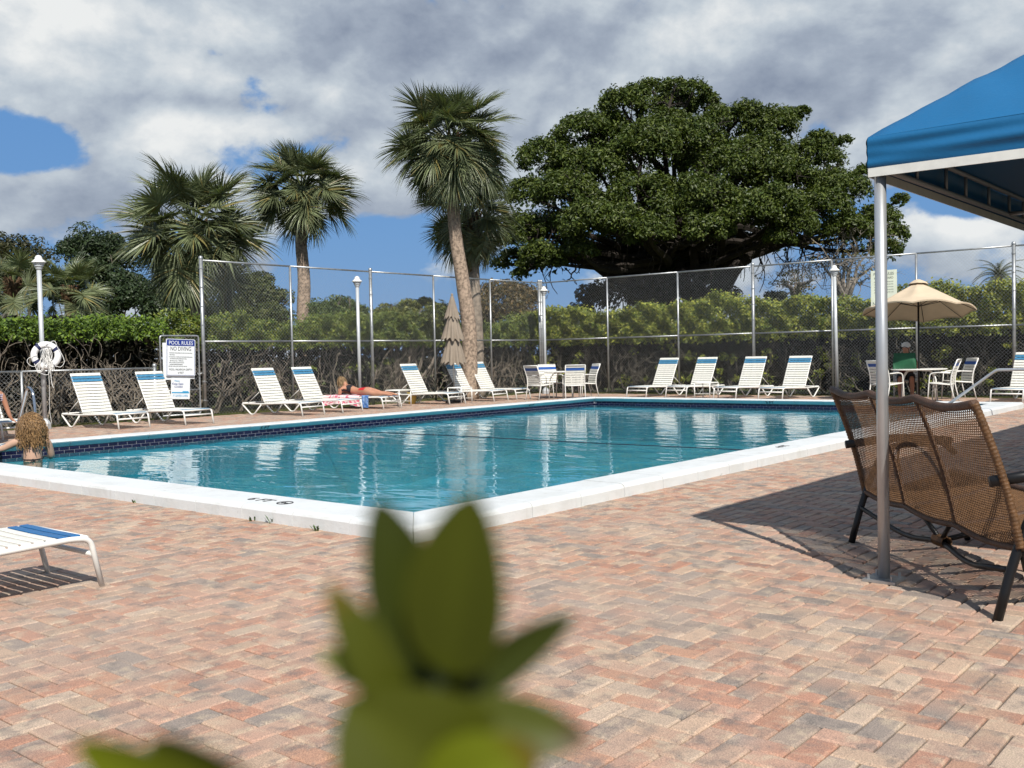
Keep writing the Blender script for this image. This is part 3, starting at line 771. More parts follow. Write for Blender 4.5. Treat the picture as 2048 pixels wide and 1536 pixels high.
# ------------------------------------------------------------------ umbrellas
def open_umbrella(x, y):
    root = thing('open_umbrella', 'open beige market umbrella shading a white patio table', 'umbrella', (x, y, 0), R(12))
    b = MB(); b.tube([(0, 0, 0), (0, 0, 2.62)], .021, 10); b.obj('pole', m_black, root, smooth=True)
    n = 8; rr = 1.20; za, zr = 2.66, 1.99; b = MB(); P = []
    th = math.atan2(-x, y)-R(12); ca, sa = math.cos(R(9)), math.sin(R(9)); cz, sz = math.cos(th), math.sin(th)
    def tilt(Q):        # leans back from the pool: the side towards the pool is raised
        Q = np.array(Q, float); sh_ = Q.shape; Q = Q.reshape(-1, 3); X = Q[:, 0]*cz+Q[:, 1]*sz; Y = -Q[:, 0]*sz+Q[:, 1]*cz; Z = Q[:, 2]-2.35
        Y2 = Y*ca+Z*sa; Z2 = -Y*sa+Z*ca
        return np.stack([X*cz-Y2*sz, X*sz+Y2*cz, Z2+2.35], 1).reshape(sh_)
    for i in range(17):
        row = []
        t = i/16
        for k in range(n*8+1):
            a = 2*math.pi*k/(n*8); f = (k % 8)/8.; sag = math.sin(math.pi*f)
            r = .12+(rr-.12)*t; r *= (1-.035*sag*t)
            z = za-.05-(za-zr-.05)*(t**1.05)-.05*sag*math.sin(math.pi*min(1, t*.9))+.075*sag*t**4
            row.append((r*math.cos(a), r*math.sin(a), z))
        P.append(row)
    P2 = tilt(np.array(P)); b.grid(P2)
    b.grid(np.stack([P2[-1], P2[-1]*np.array([.995, .995, 1])+np.array([0, 0, -.03])])); b.obj('canopy', m_beige, root, smooth=True)
    b = MB(); b.lathe([(.21, za-.045), (.17, za+.005), (.09, za+.05), (.03, za+.075), (.001, za+.078)], 24, wob=lambda a, i: 1+.06*np.cos(8*a)); b.V[0] = tilt(b.V[0]); b.obj('vent_cap', m_beige, root, smooth=True)
    for k in range(n):
        a = 2*math.pi*k/n; c, s = math.cos(a), math.sin(a)
        b = MB(); b.tube(tilt([(.02*c, .02*s, za-.07), (rr*.98*c, rr*.98*s, zr-.015)]), .008, 5); b.obj('rib', m_black, root)
        b = MB(); b.tube(tilt([(.03*c, .03*s, 2.12), (.60*c, .60*s, za-.38)]), .007, 5); b.obj('strut', m_black, root)
    return root
open_umbrella(ux, uy)
def closed_umbrella():
    base = dep(909, 808, 26.3); x, y = base[0], base[1]
    root = thing('closed_umbrella', 'closed taupe three-tier umbrella standing among the loungers', 'umbrella', (x, y, 0))
    zt = dep(906, 592, 26.3)[2]; z1 = dep(906, 637, 26.3)[2]; z2 = dep(908, 679, 26.3)[2]; z3 = dep(908, 726, 26.3)[2]
    b = MB(); b.tube([(0, 0, 0), (0, 0, zt)], .02, 10); b.obj('pole', m_galv, root, smooth=True)
    b = MB(); b.lathe([(.001, zt+.07), (.03, zt+.05), (.035, zt+.02), (.015, zt-.02)], 12); b.obj('finial', m_taupe, root, smooth=True)
    b = MB(); b.lathe([(.001, .07), (.22, .06), (.24, .0), (.001, -.01)], 24); b.obj('base', m_black, root, smooth=True)
    tiers = [(zt, z1, .03, .185, 0), (z1+.03, z2, .12, .27, .5), (z2+.03, z3, .16, .30, 1.1)]
    for (za, zb, ra, rb, ph) in tiers:
        b = MB(); prof = []; m = 14
        for i in range(m+1):
            t = i/m; prof.append((ra+(rb-ra)*t**.85, za+(zb-za)*t))
        jit = [rnd.uniform(-.25, .25) for _ in range(12)]
        def wob(a, i, ph=ph, jit=jit):
            t = i/14; k = 11
            return 1+(.16*t)*np.cos(k*a+ph*3)+.07*t*np.cos(3*a+ph)+.05*t*np.cos(5*a+2*ph)
        b.lathe(prof, 88, wob=wob); V = b.V[0]
        ang = np.arctan2(V[:, 1], V[:, 0]); t = np.clip((za-V[:, 2])/(za-zb), 0, 1)
        V[:, 2] += -.045*np.cos(11*ang+ph*3)*(t > .93)+.03*np.cos(2*ang+ph)*(t > .93)
        b.obj('canopy_tier', m_taupe, root, smooth=True)
    b = MB(); b.lathe([(.17, z3+.26), (.20, z3+.23), (.205, z3+.20), (.18, z3+.18)], 24); 
    return root
closed_umbrella()

# ------------------------------------------------------------------ lamp posts
def make_lamp(h):
    root = thing('lamp_post', 'x', 'lamp post')
    b = MB(); b.tube([(0, 0, .1), (0, 0, h-.22)], .043, 14); b.obj('post', m_lamp, root, smooth=True)
    b = MB(); b.lathe([(.11, 0), (.11, .10), (.075, .16), (.05, .18), (.045, .2)], 8); b.obj('base', m_lamp, root)
    hd = MB(); z = h-.25
    hd.lathe([(.045, z), (.06, z+.02), (.065, z+.05), (.085, z+.07), (.085, z+.10), (.105, z+.115), (.105, z+.135), (.001, z+.135)], 20); hd.obj('collar', m_lamp, root, smooth=False)
    hd = MB(); hd.lathe([(.09, z+.135), (.132, z+.14), (.130, z+.152), (.09, z+.19), (.068, z+.205), (.066, z+.235), (.045, z+.27), (.001, z+.285)], 24); hd.obj('shade', m_white, root, smooth=True)
    return root
lamp0 = make_lamp(3.27); GLP = 'lamp posts round the pool'
lp = [((8.93, 19.03), 'lamp post with the life ring hung on it', (R(0), R(-.3))), ((17.1, 19.28), 'lamp post behind the sunbathing woman', (0, 0)),
      ((24.33, 18.9), 'lamp post in the fence corner behind the dining set', (0, 0)), ((24.6, 9.81), 'lamp post on the far deck between last lounger and tent pole', (R(-.6), R(-.4)))]
for i, ((x, y), lb, t) in enumerate(lp):
    o = lamp0 if i == 0 else copy_tree(lamp0); o.location = (x, y, 0); o.rotation_euler = (t[0], t[1], 0); tag(o, lb, 'lamp post', GLP)

# life ring
cr = dep(92, 711, 18.85); vdir = -np.array([cr[0], cr[1], 0]); vdir /= np.linalg.norm(vdir); side = np.array([-vdir[1], vdir[0], 0])
ringo = thing('life_ring', 'white life ring with navy bands hanging on the lamp post', 'life ring', tuple(cr), math.atan2(side[1], side[0]))
ang = np.linspace(0, 2*np.pi, 48, endpoint=False); RM = .205
b = MB(); b.tube(np.stack([RM*np.cos(ang), 0*ang, RM*np.sin(ang)], 1), .062, 14, closed=True, flat=1.0); b.obj('ring', m_ringwhite, ringo, smooth=True)
for a0 in (35, 128, 300, 215):
    a = np.radians(np.linspace(a0-8, a0+8, 6)); b = MB(); b.tube(np.stack([RM*np.cos(a), 0*a, RM*np.sin(a)], 1), .064, 14, cap=False); b.obj('band', m_navyband, ringo, smooth=True)
rope = thing('throw_rope', 'white throw rope looped over the life ring', 'rope', tuple(cr), math.atan2(side[1], side[0]))
b = MB()
sg = -1
yo = .075*sg
for k in range(9):
    x0 = rnd.uniform(-.04, .06); L = rnd.uniform(.25, .42); x1 = x0+rnd.uniform(-.10, .12); y = yo*rnd.uniform(1, 1.3)
    b.tube(smooth_path([(x0, y, .13), (x0-.04, y, .0), (x1-.03, y, .13-L), (x1+.02, y, .10-L), (x0+.05, y, -.02), (x0+.02, y, .14)], 6), .0055, 5)
b.tube(smooth_path([(.0, yo, .2), (.15, yo, .27), (.2, yo, .15), (.27, yo, .02), (.31, yo, -.12), (.25, yo, -.22), (.14, yo, -.2)], 6), .0055, 5)
b.tube(smooth_path([(-.15, yo, .02), (-.3, yo, -.05), (-.31, yo, -.14), (-.2, yo, -.2), (-.05, yo, -.02), (.02, yo, .15)], 6), .0055, 5)
b.tube(smooth_path([(-.2, yo, -.15), (-.14, yo, -.3), (.02, yo, -.36), (.06, yo, -.2), (.05, yo, .1)], 6), .0055, 5)
b.tube(smooth_path([(.05, yo, .1), (.07, yo, -.3), (.08, yo, -.5), (.11, yo, -.62)], 6), .0065, 5)
b.tube(smooth_path([(.02, yo, .05), (.04, yo, -.5), (.03, yo, -1.0), (.06, yo, -1.3)], 6), .004, 5)
b.obj('loops', m_rope, rope, smooth=True)

# pool ladder & handrail
lad = thing('pool_ladder', 'stainless pool ladder rails beside the woman in the water', 'ladder', (6.55, 14.6, 0))
for x in (-.0, -.55):
    b = MB(); b.tube(fillet([(x, -.36, -1.0), (x, -.36, .55), (x, -.30, .86), (x+.02, -.10, .92), (x+.06, .35, .35), (x+.08, .50, .0)], .16, 6), .021, 10); b.obj('rail', m_chrome, lad, smooth=True)
for z in (-.15, -.45, -.75):
    b = MB(); b.box((-.275, -.36, z), (.55, .09, .03)); b.obj('step', m_white, lad)
hr = thing('handrail', 'pale steel handrail sloping down into the pool', 'handrail', (18.2, 4.2, 0))
b = MB(); b.tube(fillet([(0, -.5, 0), (0, -.42, .80), (0, .30, .80), (0, 1.62, -.20), (0, 1.85, -.9)], .06, 6), .024, 10); b.obj('rail', m_alu, hr, smooth=True)
b = MB(); b.lathe([(.06, 0), (.06, .02), (.03, .035)], 16, (0, -.5, 0)); b.obj('flange', m_alu, hr)

# bucket
bk = G(850, 800); b = MB(); b.lathe([(.001, 0), (.09, 0), (.13, .28), (.14, .29), (.135, .30), (.122, .28), (.085, .02), (.001, .02)], 20)
tag(b.obj('bucket', m_yellow, loc=(18.28, 18.6, 0), smooth=True), 'small yellow bucket under a lounger near the closed umbrella', 'bucket')

# ------------------------------------------------------------------ tent
TX, TY = 5.21, 1.90; TLEN, TWID = 12.2, 6.1
tent = thing('canopy_tent', 'blue canopy tent with white trim on silver poles', 'tent', (TX, TY, 0))
ZT, ZB, ZF = 2.328, 2.15, 2.112
def rz(u, v):      # u along +X from corner, v along -Y from corner
    d = min(u, TLEN-u, v, TWID-v); return ZT+.70*d
NU, NV = 120, 70
us = np.concatenate([np.linspace(0, 3, 60), np.linspace(3.1, TLEN, 50)]); vs_ = np.concatenate([np.linspace(0, 3.05, 60), np.linspace(3.15, TWID, 30)])
P = np.zeros((len(us), len(vs_), 3))
for i, u in enumerate(us):
    for j, v in enumerate(vs_):
        z = rz(u, v)
        sag = -.05*math.sin(math.pi*min(1, min(u, v, 3.05)/3.05))*math.sin(math.pi*min(1, abs(u-v)/2.5))
        wr = .010*math.sin(14*(v+.25*u)+1.5*math.sin(3*u))*math.exp(-u*2.2)*(1-math.exp(-v*5))+.006*math.sin(22*(u*.6+v))*math.exp(-((u-v)/.5)**2)*math.exp(-u)
        ed = .012*math.exp(-min(u, v)*9)
        fe = 1-math.exp(-min(u, v)*7); P[i, j] = (u, -v, z+(sag*.4+wr)*fe-ed)
b = MB(); b.grid(P); b.obj('roof', m_canvas, tent, smooth=True)
def valance(edge, L):
    ss = np.linspace(0, L, max(60, int(L*24))); ts = np.linspace(0, 1, 16); Q = np.zeros((len(ss), 16, 3))
    for i, s in enumerate(ss):
        for j, t in enumerate(ts):
            z = ZT-.012+(ZB-ZT+.012)*t
            out = .012*math.sin(math.pi*t)+.007*math.sin(9*t+2.4*s+1.2*math.sin(1.7*s))*math.sin(math.pi*t)+.004*math.sin(16*t-1.5*s)*math.exp(-s*.8)
            sagz = -.012*math.sin(math.pi*min(1, s/L))
            Q[i, j] = (s, 0, z+sagz*t) if edge in 'x' else (0, -s, z+sagz*t)
            if edge == 'x': Q[i, j, 1] = out
            else: Q[i, j, 0] = -out
    return Q
for e_, L, off in (('x', TLEN, 0), ('y', TWID, 0), ('x', TLEN, 1), ('y', TWID, 1)):
    Q = valance(e_, L)
    if off: Q = Q*np.array([1, -1, 1] if e_ == 'x' else [-1, 1, 1])+np.array([0, -TWID, 0] if e_ == 'x' else [TLEN, 0, 0])
    b = MB(); b.grid(Q); b.obj('valance', m_canvas, tent, smooth=True)
    b = MB(); l = len(Q); bot = Q[:, -1].copy(); low = bot.copy(); low[:, 2] -= .04
    nrm_ = np.array([0, .004, 0]) if e_ == 'x' else np.array([-.004, 0, 0])
    if off: nrm_ = -nrm_
    b.grid(np.stack([bot+nrm_+[0, 0, .006], low+nrm_])); b.grid(np.stack([low-nrm_, bot-nrm_+[0, 0, .006]])); b.grid(np.stack([low+nrm_, low-nrm_])); b.obj('trim', m_trim, tent)
for (u, v) in ((0, 0), (6.1, 0), (12.2, 0), (0, 6.1), (6.1, 6.1), (12.2, 6.1)):
    u2 = min(max(u, .045), 12.155); v2 = min(max(v, .045), 6.055)
    b = MB(); b.tube([(u2, -v2, .01), (u2, -v2, ZT-.05)], .030, 16); po = b.obj('pole', m_alu, tent, smooth=True)
    b = MB(); b.box((u2, -v2, .008), (.17, .17, .014)); pl_ = b.obj('base_plate', m_galv, po)
    b = MB()
    for a_ in (-.06, .06):
        for c_ in (-.06, .06): b.tube([(u2+a_, -v2+c_, .012), (u2+a_, -v2+c_, .04)], .008, 6)
    b.obj('anchor_bolts', m_galv, po)
b = MB()
m_tube = mat('tent_frame_tube', (.32, .33, .34), .5, .4)
for v in (.03, TWID-.03):
    b.tube([(0.05, -v, 2.165), (TLEN-.05, -v, 2.165)], .017, 8); b.tube([(1.0, -v, 2.32), (TLEN-1., -v, 2.32)], .015, 8)
    for k in range(22):
        u = .68+.5*k+.05*math.sin(k*2.1)
        if u < TLEN-.3: b.tube([(u, -v, 2.165), (u, -v, 2.32)], .011, 6)
for u in (.03, TLEN-.03): b.tube([(u, -.05, 2.165), (u, -TWID+.05, 2.165)], .017, 8)
for (a0, a1) in (((.03, -.03), (3.05, -3.05)), ((.03, -TWID+.03), (3.05, -3.05)), ((TLEN-.03, -.03), (TLEN-3.05, -3.05)), ((TLEN-.03, -TWID+.03), (TLEN-3.05, -3.05))):
    b.tube([(*a0, 2.25), (*a1, 4.35)], .017, 8)
b.tube([(3.05, -3.05, 4.35), (TLEN-3.05, -3.05, 4.35)], .017, 8)
for u in (2.68, 6.1, 9.1): b.tube([(u, -.03, 2.17), (u, -TWID+.03, 2.17)], .015, 8)
b.obj('frame_tubes', m_tube, tent, smooth=True)

# ------------------------------------------------------------------ rattan bench
A_ = np.array([6.176, 2.383, 0]); B_ = np.array([4.775, 1.184, 0]); axb = (A_-B_)/np.linalg.norm(A_-B_); nb_ = np.array([axb[1], -axb[0], 0]); BL = 1.843
bench = thing('rattan_bench', 'brown woven rattan bench with black metal legs beside the tent pole', 'bench', tuple(B_), math.atan2(axb[1], axb[0]))
# local: x along bench (near->far), y = -nb (towards camera side), z up ; back at s -> y=-s
def bs(u, t):      # back surface: u 0..1 along, t 0..1.. bottom->top, continuing to seat for t<0
    x = -.02+u*(BL+.04); pn = (u*3) % 1 if u < 1 else 1.0
    bow = math.sin(math.pi*pn)
    if t >= 0:
        s = .095-.20*t+.02*math.sin(math.pi*t); z = .325+.645*t-.030*bow*t**3-.02*(1-t)*bow
        s += .018*bow*math.sin(math.pi*t)
    else:
        s = .095+.55*(-t); z = .325-.02*math.sin(-t*math.pi)+.11*(-t)**1.2
    return np.array([x, -s, z])
b = MB(); sp = .0205; ncol = int((BL+.04)/sp)
rows = 30
for sgn in (1, -1):
    for k in range(-34, ncol+34):
        pts = []
        for i in range(rows+1):
            t = i/rows; u = (k*sp+sgn*t*.56)/(BL+.04)+(0 if sgn > 0 else .19*0)
            if -.001 <= u <= 1.001: pts.append(bs(min(max(u, 0), .9999), t)+np.array([0, .0016*sgn, 0]))
        if len(pts) > 2: b.tube(np.array(pts), .0023, 4, cap=False)
b.obj('woven_back', m_rattan, bench)
b = MB()
for sgn in (1, -1):
    for k in range(-34, ncol+34):
        pts = []
        for i in range(16):
            t = -i/15; u = (k*sp-sgn*t*.34)/(BL+.04)
            if 0 <= u <= 1: pts.append(bs(min(u, .9999), t)+np.array([0, 0, .0016*sgn]))
        if len(pts) > 2: b.tube(np.array(pts), .0036, 4, cap=False)
b.obj('woven_seat', m_rattan, bench)
b = MB(); b.tube([bs(min(u, .9999), 1) for u in np.linspace(0, 1, 60)], .020, 10); b.obj('top_rail', m_rattan_d, bench, smooth=True)
b = MB(); b.tube([bs(min(u, .9999), 0)+np.array([0, .004, -.004]) for u in np.linspace(0, 1, 60)], .015, 8); b.obj('bottom_rail', m_rattan_d, bench, smooth=True)
b = MB(); b.tube([bs(min(u, .9999), -1) for u in np.linspace(0, 1, 60)], .020, 8); b.obj('seat_front_rail', m_rattan_d, bench, smooth=True)
for u in (0, 1/3, 2/3, .9999):
    end = u in (0, .9999); n = 110 if end else 60
    b = MB(); ts = np.linspace(0, 1.0, n); rr_ = [(.019 if end else .012)+(.0022*math.sin(i*2.1)) for i in range(n)]
    b.tube([bs(u, t) for t in ts], rr_, 8); b.obj('wrapped_rib', m_rattan if end else m_rattan_d, bench, smooth=True)
    b = MB(); b.tube([bs(u, -t) for t in np.linspace(0, 1, 20)], .016, 8); b.obj('seat_rib', m_rattan_d, bench, smooth=True)
# decorative arch behind weave
b = MB(); am = np.linspace(0, math.pi, 30)
b.tube([bs(.5+.17*math.cos(a), .30+.36*math.sin(a))+np.array([0, -.02, 0]) for a in am], .009, 6); b.obj('arch', m_rattan_d, bench, smooth=True)
for x, s in ((0, 1), (BL, -1)):
    b = MB(); b.tube(fillet([(x, 0, 0), (x, -.06, .22), (x, -.13, .42), (x, -.22, .60), (x, -.58, .63), (x, -.66, .55)], .10, 5), .021, 8, flat=1.2); b.obj('rear_leg', m_black, bench, smooth=True)
    b = MB(); b.tube(fillet([(x, -.74, 0), (x, -.62, .25), (x, -.40, .36), (x, -.10, .30)], .12, 5), .019, 8); b.obj('front_leg', m_black, bench, smooth=True)
    b = MB(); b.tube(fillet([(x, .03, .62), (x, -.30, .66), (x, -.64, .63)], .1, 5), .017, 8, flat=1.5); b.obj('armrest', m_black, bench, smooth=True)
b = MB()
b.tube(fillet([(0.02, -.06, .22), (BL*.3, -.13, .13), (BL*.5, -.16, .18), (BL*.7, -.13, .13), (BL-.02, -.06, .22)], .25, 8), .015, 8); b.tube([(0, -.58, .30), (BL, -.58, .30)], .015, 8)
b.tube([(BL*.5, -.16, .18), (BL*.62, -.12, .33)], .013, 8); b.tube([(BL*.5, -.16, .18), (BL*.38, -.12, .33)], .013, 8); b.tube([(BL*.5, -.16, .18), (BL*.5, -.6, .28)], .015, 8)
b.tube([(BL*.5, -.62, 0), (BL*.5, -.56, .28)], .017, 8)
b.obj('under_frame', m_black, bench, smooth=True)
b = MB()
for k in range(14): b.tube([(BL*.5-.06+.009*k, -.16+.03*math.cos(t), .18+.03*math.sin(t)) for t in np.linspace(0, 6.2, 9)], .0045, 5)
b.obj('cane_wrap', m_rattan, bench)

# ================================================================== VEGETATION
def nrmz(a): return a/np.maximum(np.linalg.norm(a, axis=-1, keepdims=True), 1e-9)
def add_leaves(b, C, N, size, col, asp=.5, fold=.12):
    n = len(C); N = nrmz(N); t = nrmz(np.cross(N, rng.normal(size=(n, 3)))); bi = np.cross(N, t)
    s = (size*(.65+.7*rng.random(n)))[:, None] if np.isscalar(size) else size[:, None]
    f = N*s*fold
    V = np.stack([C-t*s*.5, C+bi*s*asp*.5+f, C+t*s*.5, C-bi*s*asp*.5+f], 1).reshape(-1, 3)
    F = np.arange(4*n).reshape(n, 4)
    b.add(V, F, np.repeat(col, 4, axis=0))
def tint(n, base, var=.3, base2=None):
    c = np.tile(np.array(base), (n, 1))
    if base2 is not None:
        k = rng.random((n, 1))**1.5; c = c*(1-k)+np.array(base2)*k
    return c*(1+var*(rng.random((n, 1))-.5)*2)
def blob_leaves(b, c, r, n, size, base, base2=None, squash=.8, thick=.45, up=.35, asp=.5):
    d = nrmz(rng.normal(size=(n, 3))); rad = (1-thick*rng.random((n, 1))**1.6)
    C = np.array(c)+d*rad*np.array([r, r, r*squash])
    N = d*.9+rng.normal(size=(n, 3))*.55+np.array([0, 0, up])
    k = tint(1, base, .22)[0]
    col = tint(n, k/np.array(base)*np.array(base), .28, base2)
    add_leaves(b, C, N, size, col, asp)
def sub_blobs(b, c, r, n, size, base, base2=None, m=12, squash=.8, rs=.42, **kw):
    d = nrmz(rng.normal(size=(m, 3))); d[:, 2] = np.abs(d[:, 2])*.9-.25*rng.random(m)
    for q in d:
        rr = r*rs*(.7+.6*rng.random())
        blob_leaves(b, np.array(c)+q*np.array([r, r, r*squash])*.72, rr, max(8, int(n/m)), size, base, base2, squash, **kw)
def branch(b, p, q, r0, r1, wig=.15, seg=6, n=7):
    p = np.array(p, float); q = np.array(q, float); L = np.linalg.norm(q-p); P = []
    o1 = rng.normal(size=3)*wig*L*.5; o2 = rng.normal(size=3)*wig*L*.35
    for i in range(n+1):
        t = i/n; P.append(p+(q-p)*t+o1*math.sin(math.pi*t)+o2*math.sin(2*math.pi*t))
    b.tube(np.array(P), np.linspace(r0, r1, n+1), seg, cap=False); return np.array(P)
def twigs(b, p, d, L, r, depth, spread=.6, seg=4, kids=(2, 3)):
    d = d/np.linalg.norm(d); q = p+d*L
    P = branch(b, p, q, r, r*.6, .18, seg, 4)
    if depth == 0: return
    for k in range(rnd.randint(*kids)):
        nd = d+rng.normal(size=3)*spread+np.array([0, 0, .12]); t = P[-1] if k == 0 else P[rnd.randint(2, 4)]
        twigs(b, t, nd, L*(.55+.35*rnd.random()), r*.6, depth-1, spread, seg, kids)

# ---- hedges
GRN, YGRN = (.055, .10, .02), (.15, .19, .03)
def hedge(name, label, p0, p1, thick, zlo, zhi, n_leaf, base, base2, bumpy=.25, size=.085, low=0, shrub_gap=.62, lowdark=6000, stems=(5, 8), twig=None):
    p0 = np.array(p0); p1 = np.array(p1); L = np.linalg.norm(p1-p0); d = (p1-p0)/L; nn = np.array([-d[1], d[0]])
    root = thing(name, label, 'hedge', (p0[0], p0[1], 0))
    def W3(s, t, z): 
        q = d[None]*s[:, None]+nn[None]*t[:, None]; return np.concatenate([q, z[:, None]], 1)
    b = MB()
    s = rng.random(n_leaf)*L; ph = rng.random(6)*6
    def top(s): return zhi+bumpy*(np.sin(s*.9+ph[0])*.45+np.sin(s*2.3+ph[1])*.35+np.sin(s*5.1+ph[2])*.25)
    zt = top(s); k = rng.random(n_leaf)
    u = rng.random(n_leaf); z = zlo+(zt-zlo)*(u**.75)+rng.normal(0, .05, n_leaf)
    clump = np.sin(s*7+ph[3])*np.sin(z*9+ph[4])
    t = -(thick/2)*(.95+.22*clump)+thick*(rng.random(n_leaf)**2.2)*.9
    N = rng.normal(size=(n_leaf, 3))*.6; N[:, :2] += -nn*.8; N[:, 2] += .5+(u > .9)*.6
    col = tint(n_leaf, base, .35, base2)
    add_leaves(b, W3(s, t, z), N, size, col, .55)
    tag(b.obj('foliage', m_leaf, root), kind='stuff')
    if low:
        b = MB(); nb = int(low)
        for _ in range(nb):
            c = W3(np.array([rng.random()*L]), np.array([-.35*thick+.3*rng.random()]), np.array([.25+rng.random()*(zlo-.3)]))[0]
            blob_leaves(b, c, .10+.16*rng.random(), 34, size*1.1, base, base2, thick=.8)
        tag(b.obj('low_shoots', m_leaf, root), kind='stuff')
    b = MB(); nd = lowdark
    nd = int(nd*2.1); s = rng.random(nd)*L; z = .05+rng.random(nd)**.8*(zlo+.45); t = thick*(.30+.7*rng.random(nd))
    add_leaves(b, W3(s, t, z), rng.normal(size=(nd, 3)), size*2.0, tint(nd, (.016, .019, .009), .4, (.035, .028, .018)), .75)  # near-black backing leaves: the hedge's deep shade is put into their colour
    tag(b.obj('shade_foliage', m_leaf, root), kind='stuff')
    b = MB(); x = .2
    while x < L:
        for k in range(rnd.randint(*stems)):
            p = W3(np.array([x+rng.normal()*.12]), np.array([rng.normal()*.18-.1*thick]), np.array([0.]))[0]
            dv = np.array([d[0], d[1], 0])*rng.normal()*.55+np.array([nn[0], nn[1], 0])*rng.normal()*.3+np.array([0, 0, 1.])
            twigs(b, p, dv, .55+.35*rnd.random(), .017+.014*rnd.random(), 2, .55)
        x += shrub_gap*(.8+.4*rnd.random())
    tag(b.obj('branches', twig or m_twig, root), kind='stuff')
    return root
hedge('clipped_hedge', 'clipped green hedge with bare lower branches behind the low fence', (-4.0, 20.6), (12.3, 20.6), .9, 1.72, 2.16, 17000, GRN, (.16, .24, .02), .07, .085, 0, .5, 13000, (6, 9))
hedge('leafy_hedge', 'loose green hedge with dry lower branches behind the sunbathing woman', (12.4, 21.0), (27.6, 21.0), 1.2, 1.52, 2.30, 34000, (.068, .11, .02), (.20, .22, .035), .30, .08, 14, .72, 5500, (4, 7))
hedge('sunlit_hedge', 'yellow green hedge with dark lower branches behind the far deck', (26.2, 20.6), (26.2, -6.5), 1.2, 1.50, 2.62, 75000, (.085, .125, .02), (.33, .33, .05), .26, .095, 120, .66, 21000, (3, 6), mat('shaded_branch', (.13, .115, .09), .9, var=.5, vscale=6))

# ---- tall shrubs behind the left fence
def bush(name, label, items, base, base2, size, n, group=None, rs=.5, m=9, cat='shrub', trunk=None):
    c0 = np.array(items[0][0]); root = thing(name, label, cat, (c0[0], c0[1], 0), 0, group)
    off = np.array([c0[0], c0[1], 0]); b = MB()
    tot = sum(r*r for _, r in items)
    for c, r in items: sub_blobs(b, np.array(c)-off, r, int(n*r*r/tot), size, base, base2, m=m, rs=rs)
    tag(b.obj('crown', m_leaf, root), kind='stuff')
    b = MB(); 
    for c, r in items:
        c = np.array(c)-off
        for k in range(3): branch(b, (rng.normal()*.15, rng.normal()*.15, -.05), c+rng.normal(size=3)*r*.35, .05+.02*r, .02, .12, 5)
    b.obj('trunk', trunk or m_bark, root)
    return root
def it(L, d): return [(dep(px, py, d+dd), rp/2000*(d+dd)) for px, py, rp, dd in L]
bush('tall_shrub', 'tall dark shrub mass between the broad palm and the slim palm', it([(450, 625, 55, 0), (500, 600, 55, .5), (470, 570, 40, 1), (545, 640, 50, 0), (555, 600, 32, .8), (430, 560, 35, 1.5), (520, 565, 30, 1.5)], 31), (.04, .06, .016), (.11, .12, .03), .11, 16000)
bush('tall_shrub', 'green shrub behind the fence between the slim palm and the lamp post', it([(670, 640, 48, 0), (690, 615, 30, 0), (655, 620, 35, .8), (720, 640, 38, .5), (650, 650, 35, 0)], 30), (.035, .065, .018), (.13, .16, .035), .10, 10000)
bush('tall_shrub', 'yellowish green shrub behind the fence between lamp post and closed umbrella', it([(790, 640, 45, 0), (840, 645, 45, .3), (770, 650, 35, 0), (880, 635, 40, .6), (820, 620, 28, .5), (850, 615, 26, 1)], 29), (.045, .065, .016), (.19, .19, .035), .095, 12500)
bush('vine_covered_tree', 'brownish vine covered tree behind the double palms', it([(1000, 625, 60, 0), (1040, 600, 48, 1), (1060, 640, 45, 0), (960, 640, 45, .5), (1010, 580, 32, 1), (985, 590, 35, .5)], 36), (.06, .052, .017), (.16, .10, .035), .12, 12000, cat='tree')

# ---- background trees at the left
bush('oak_tree', 'dark brownish tree rising behind the young palm above the pool ladder', it([(20, 500, 60, 0), (-40, 520, 80, 0), (70, 540, 55, 0), (10, 560, 60, 0), (60, 580, 50, 0), (-60, 600, 80, 0)], 52), (.028, .035, .012), (.06, .055, .02), .2, 14000, cat='tree')
bush('oak_tree', 'dense dark green tree behind the young palm beside the life ring lamp', it([(190, 495, 60, 0), (150, 510, 45, 0), (230, 525, 55, 0), (180, 560, 65, -1), (250, 580, 60, -1), (130, 590, 50, -1), (280, 610, 55, -2), (210, 620, 60, -2), (320, 590, 60, -1), (340, 625, 50, -2)], 50), (.020, .034, .014), (.045, .07, .025), .19, 26000, cat='tree')

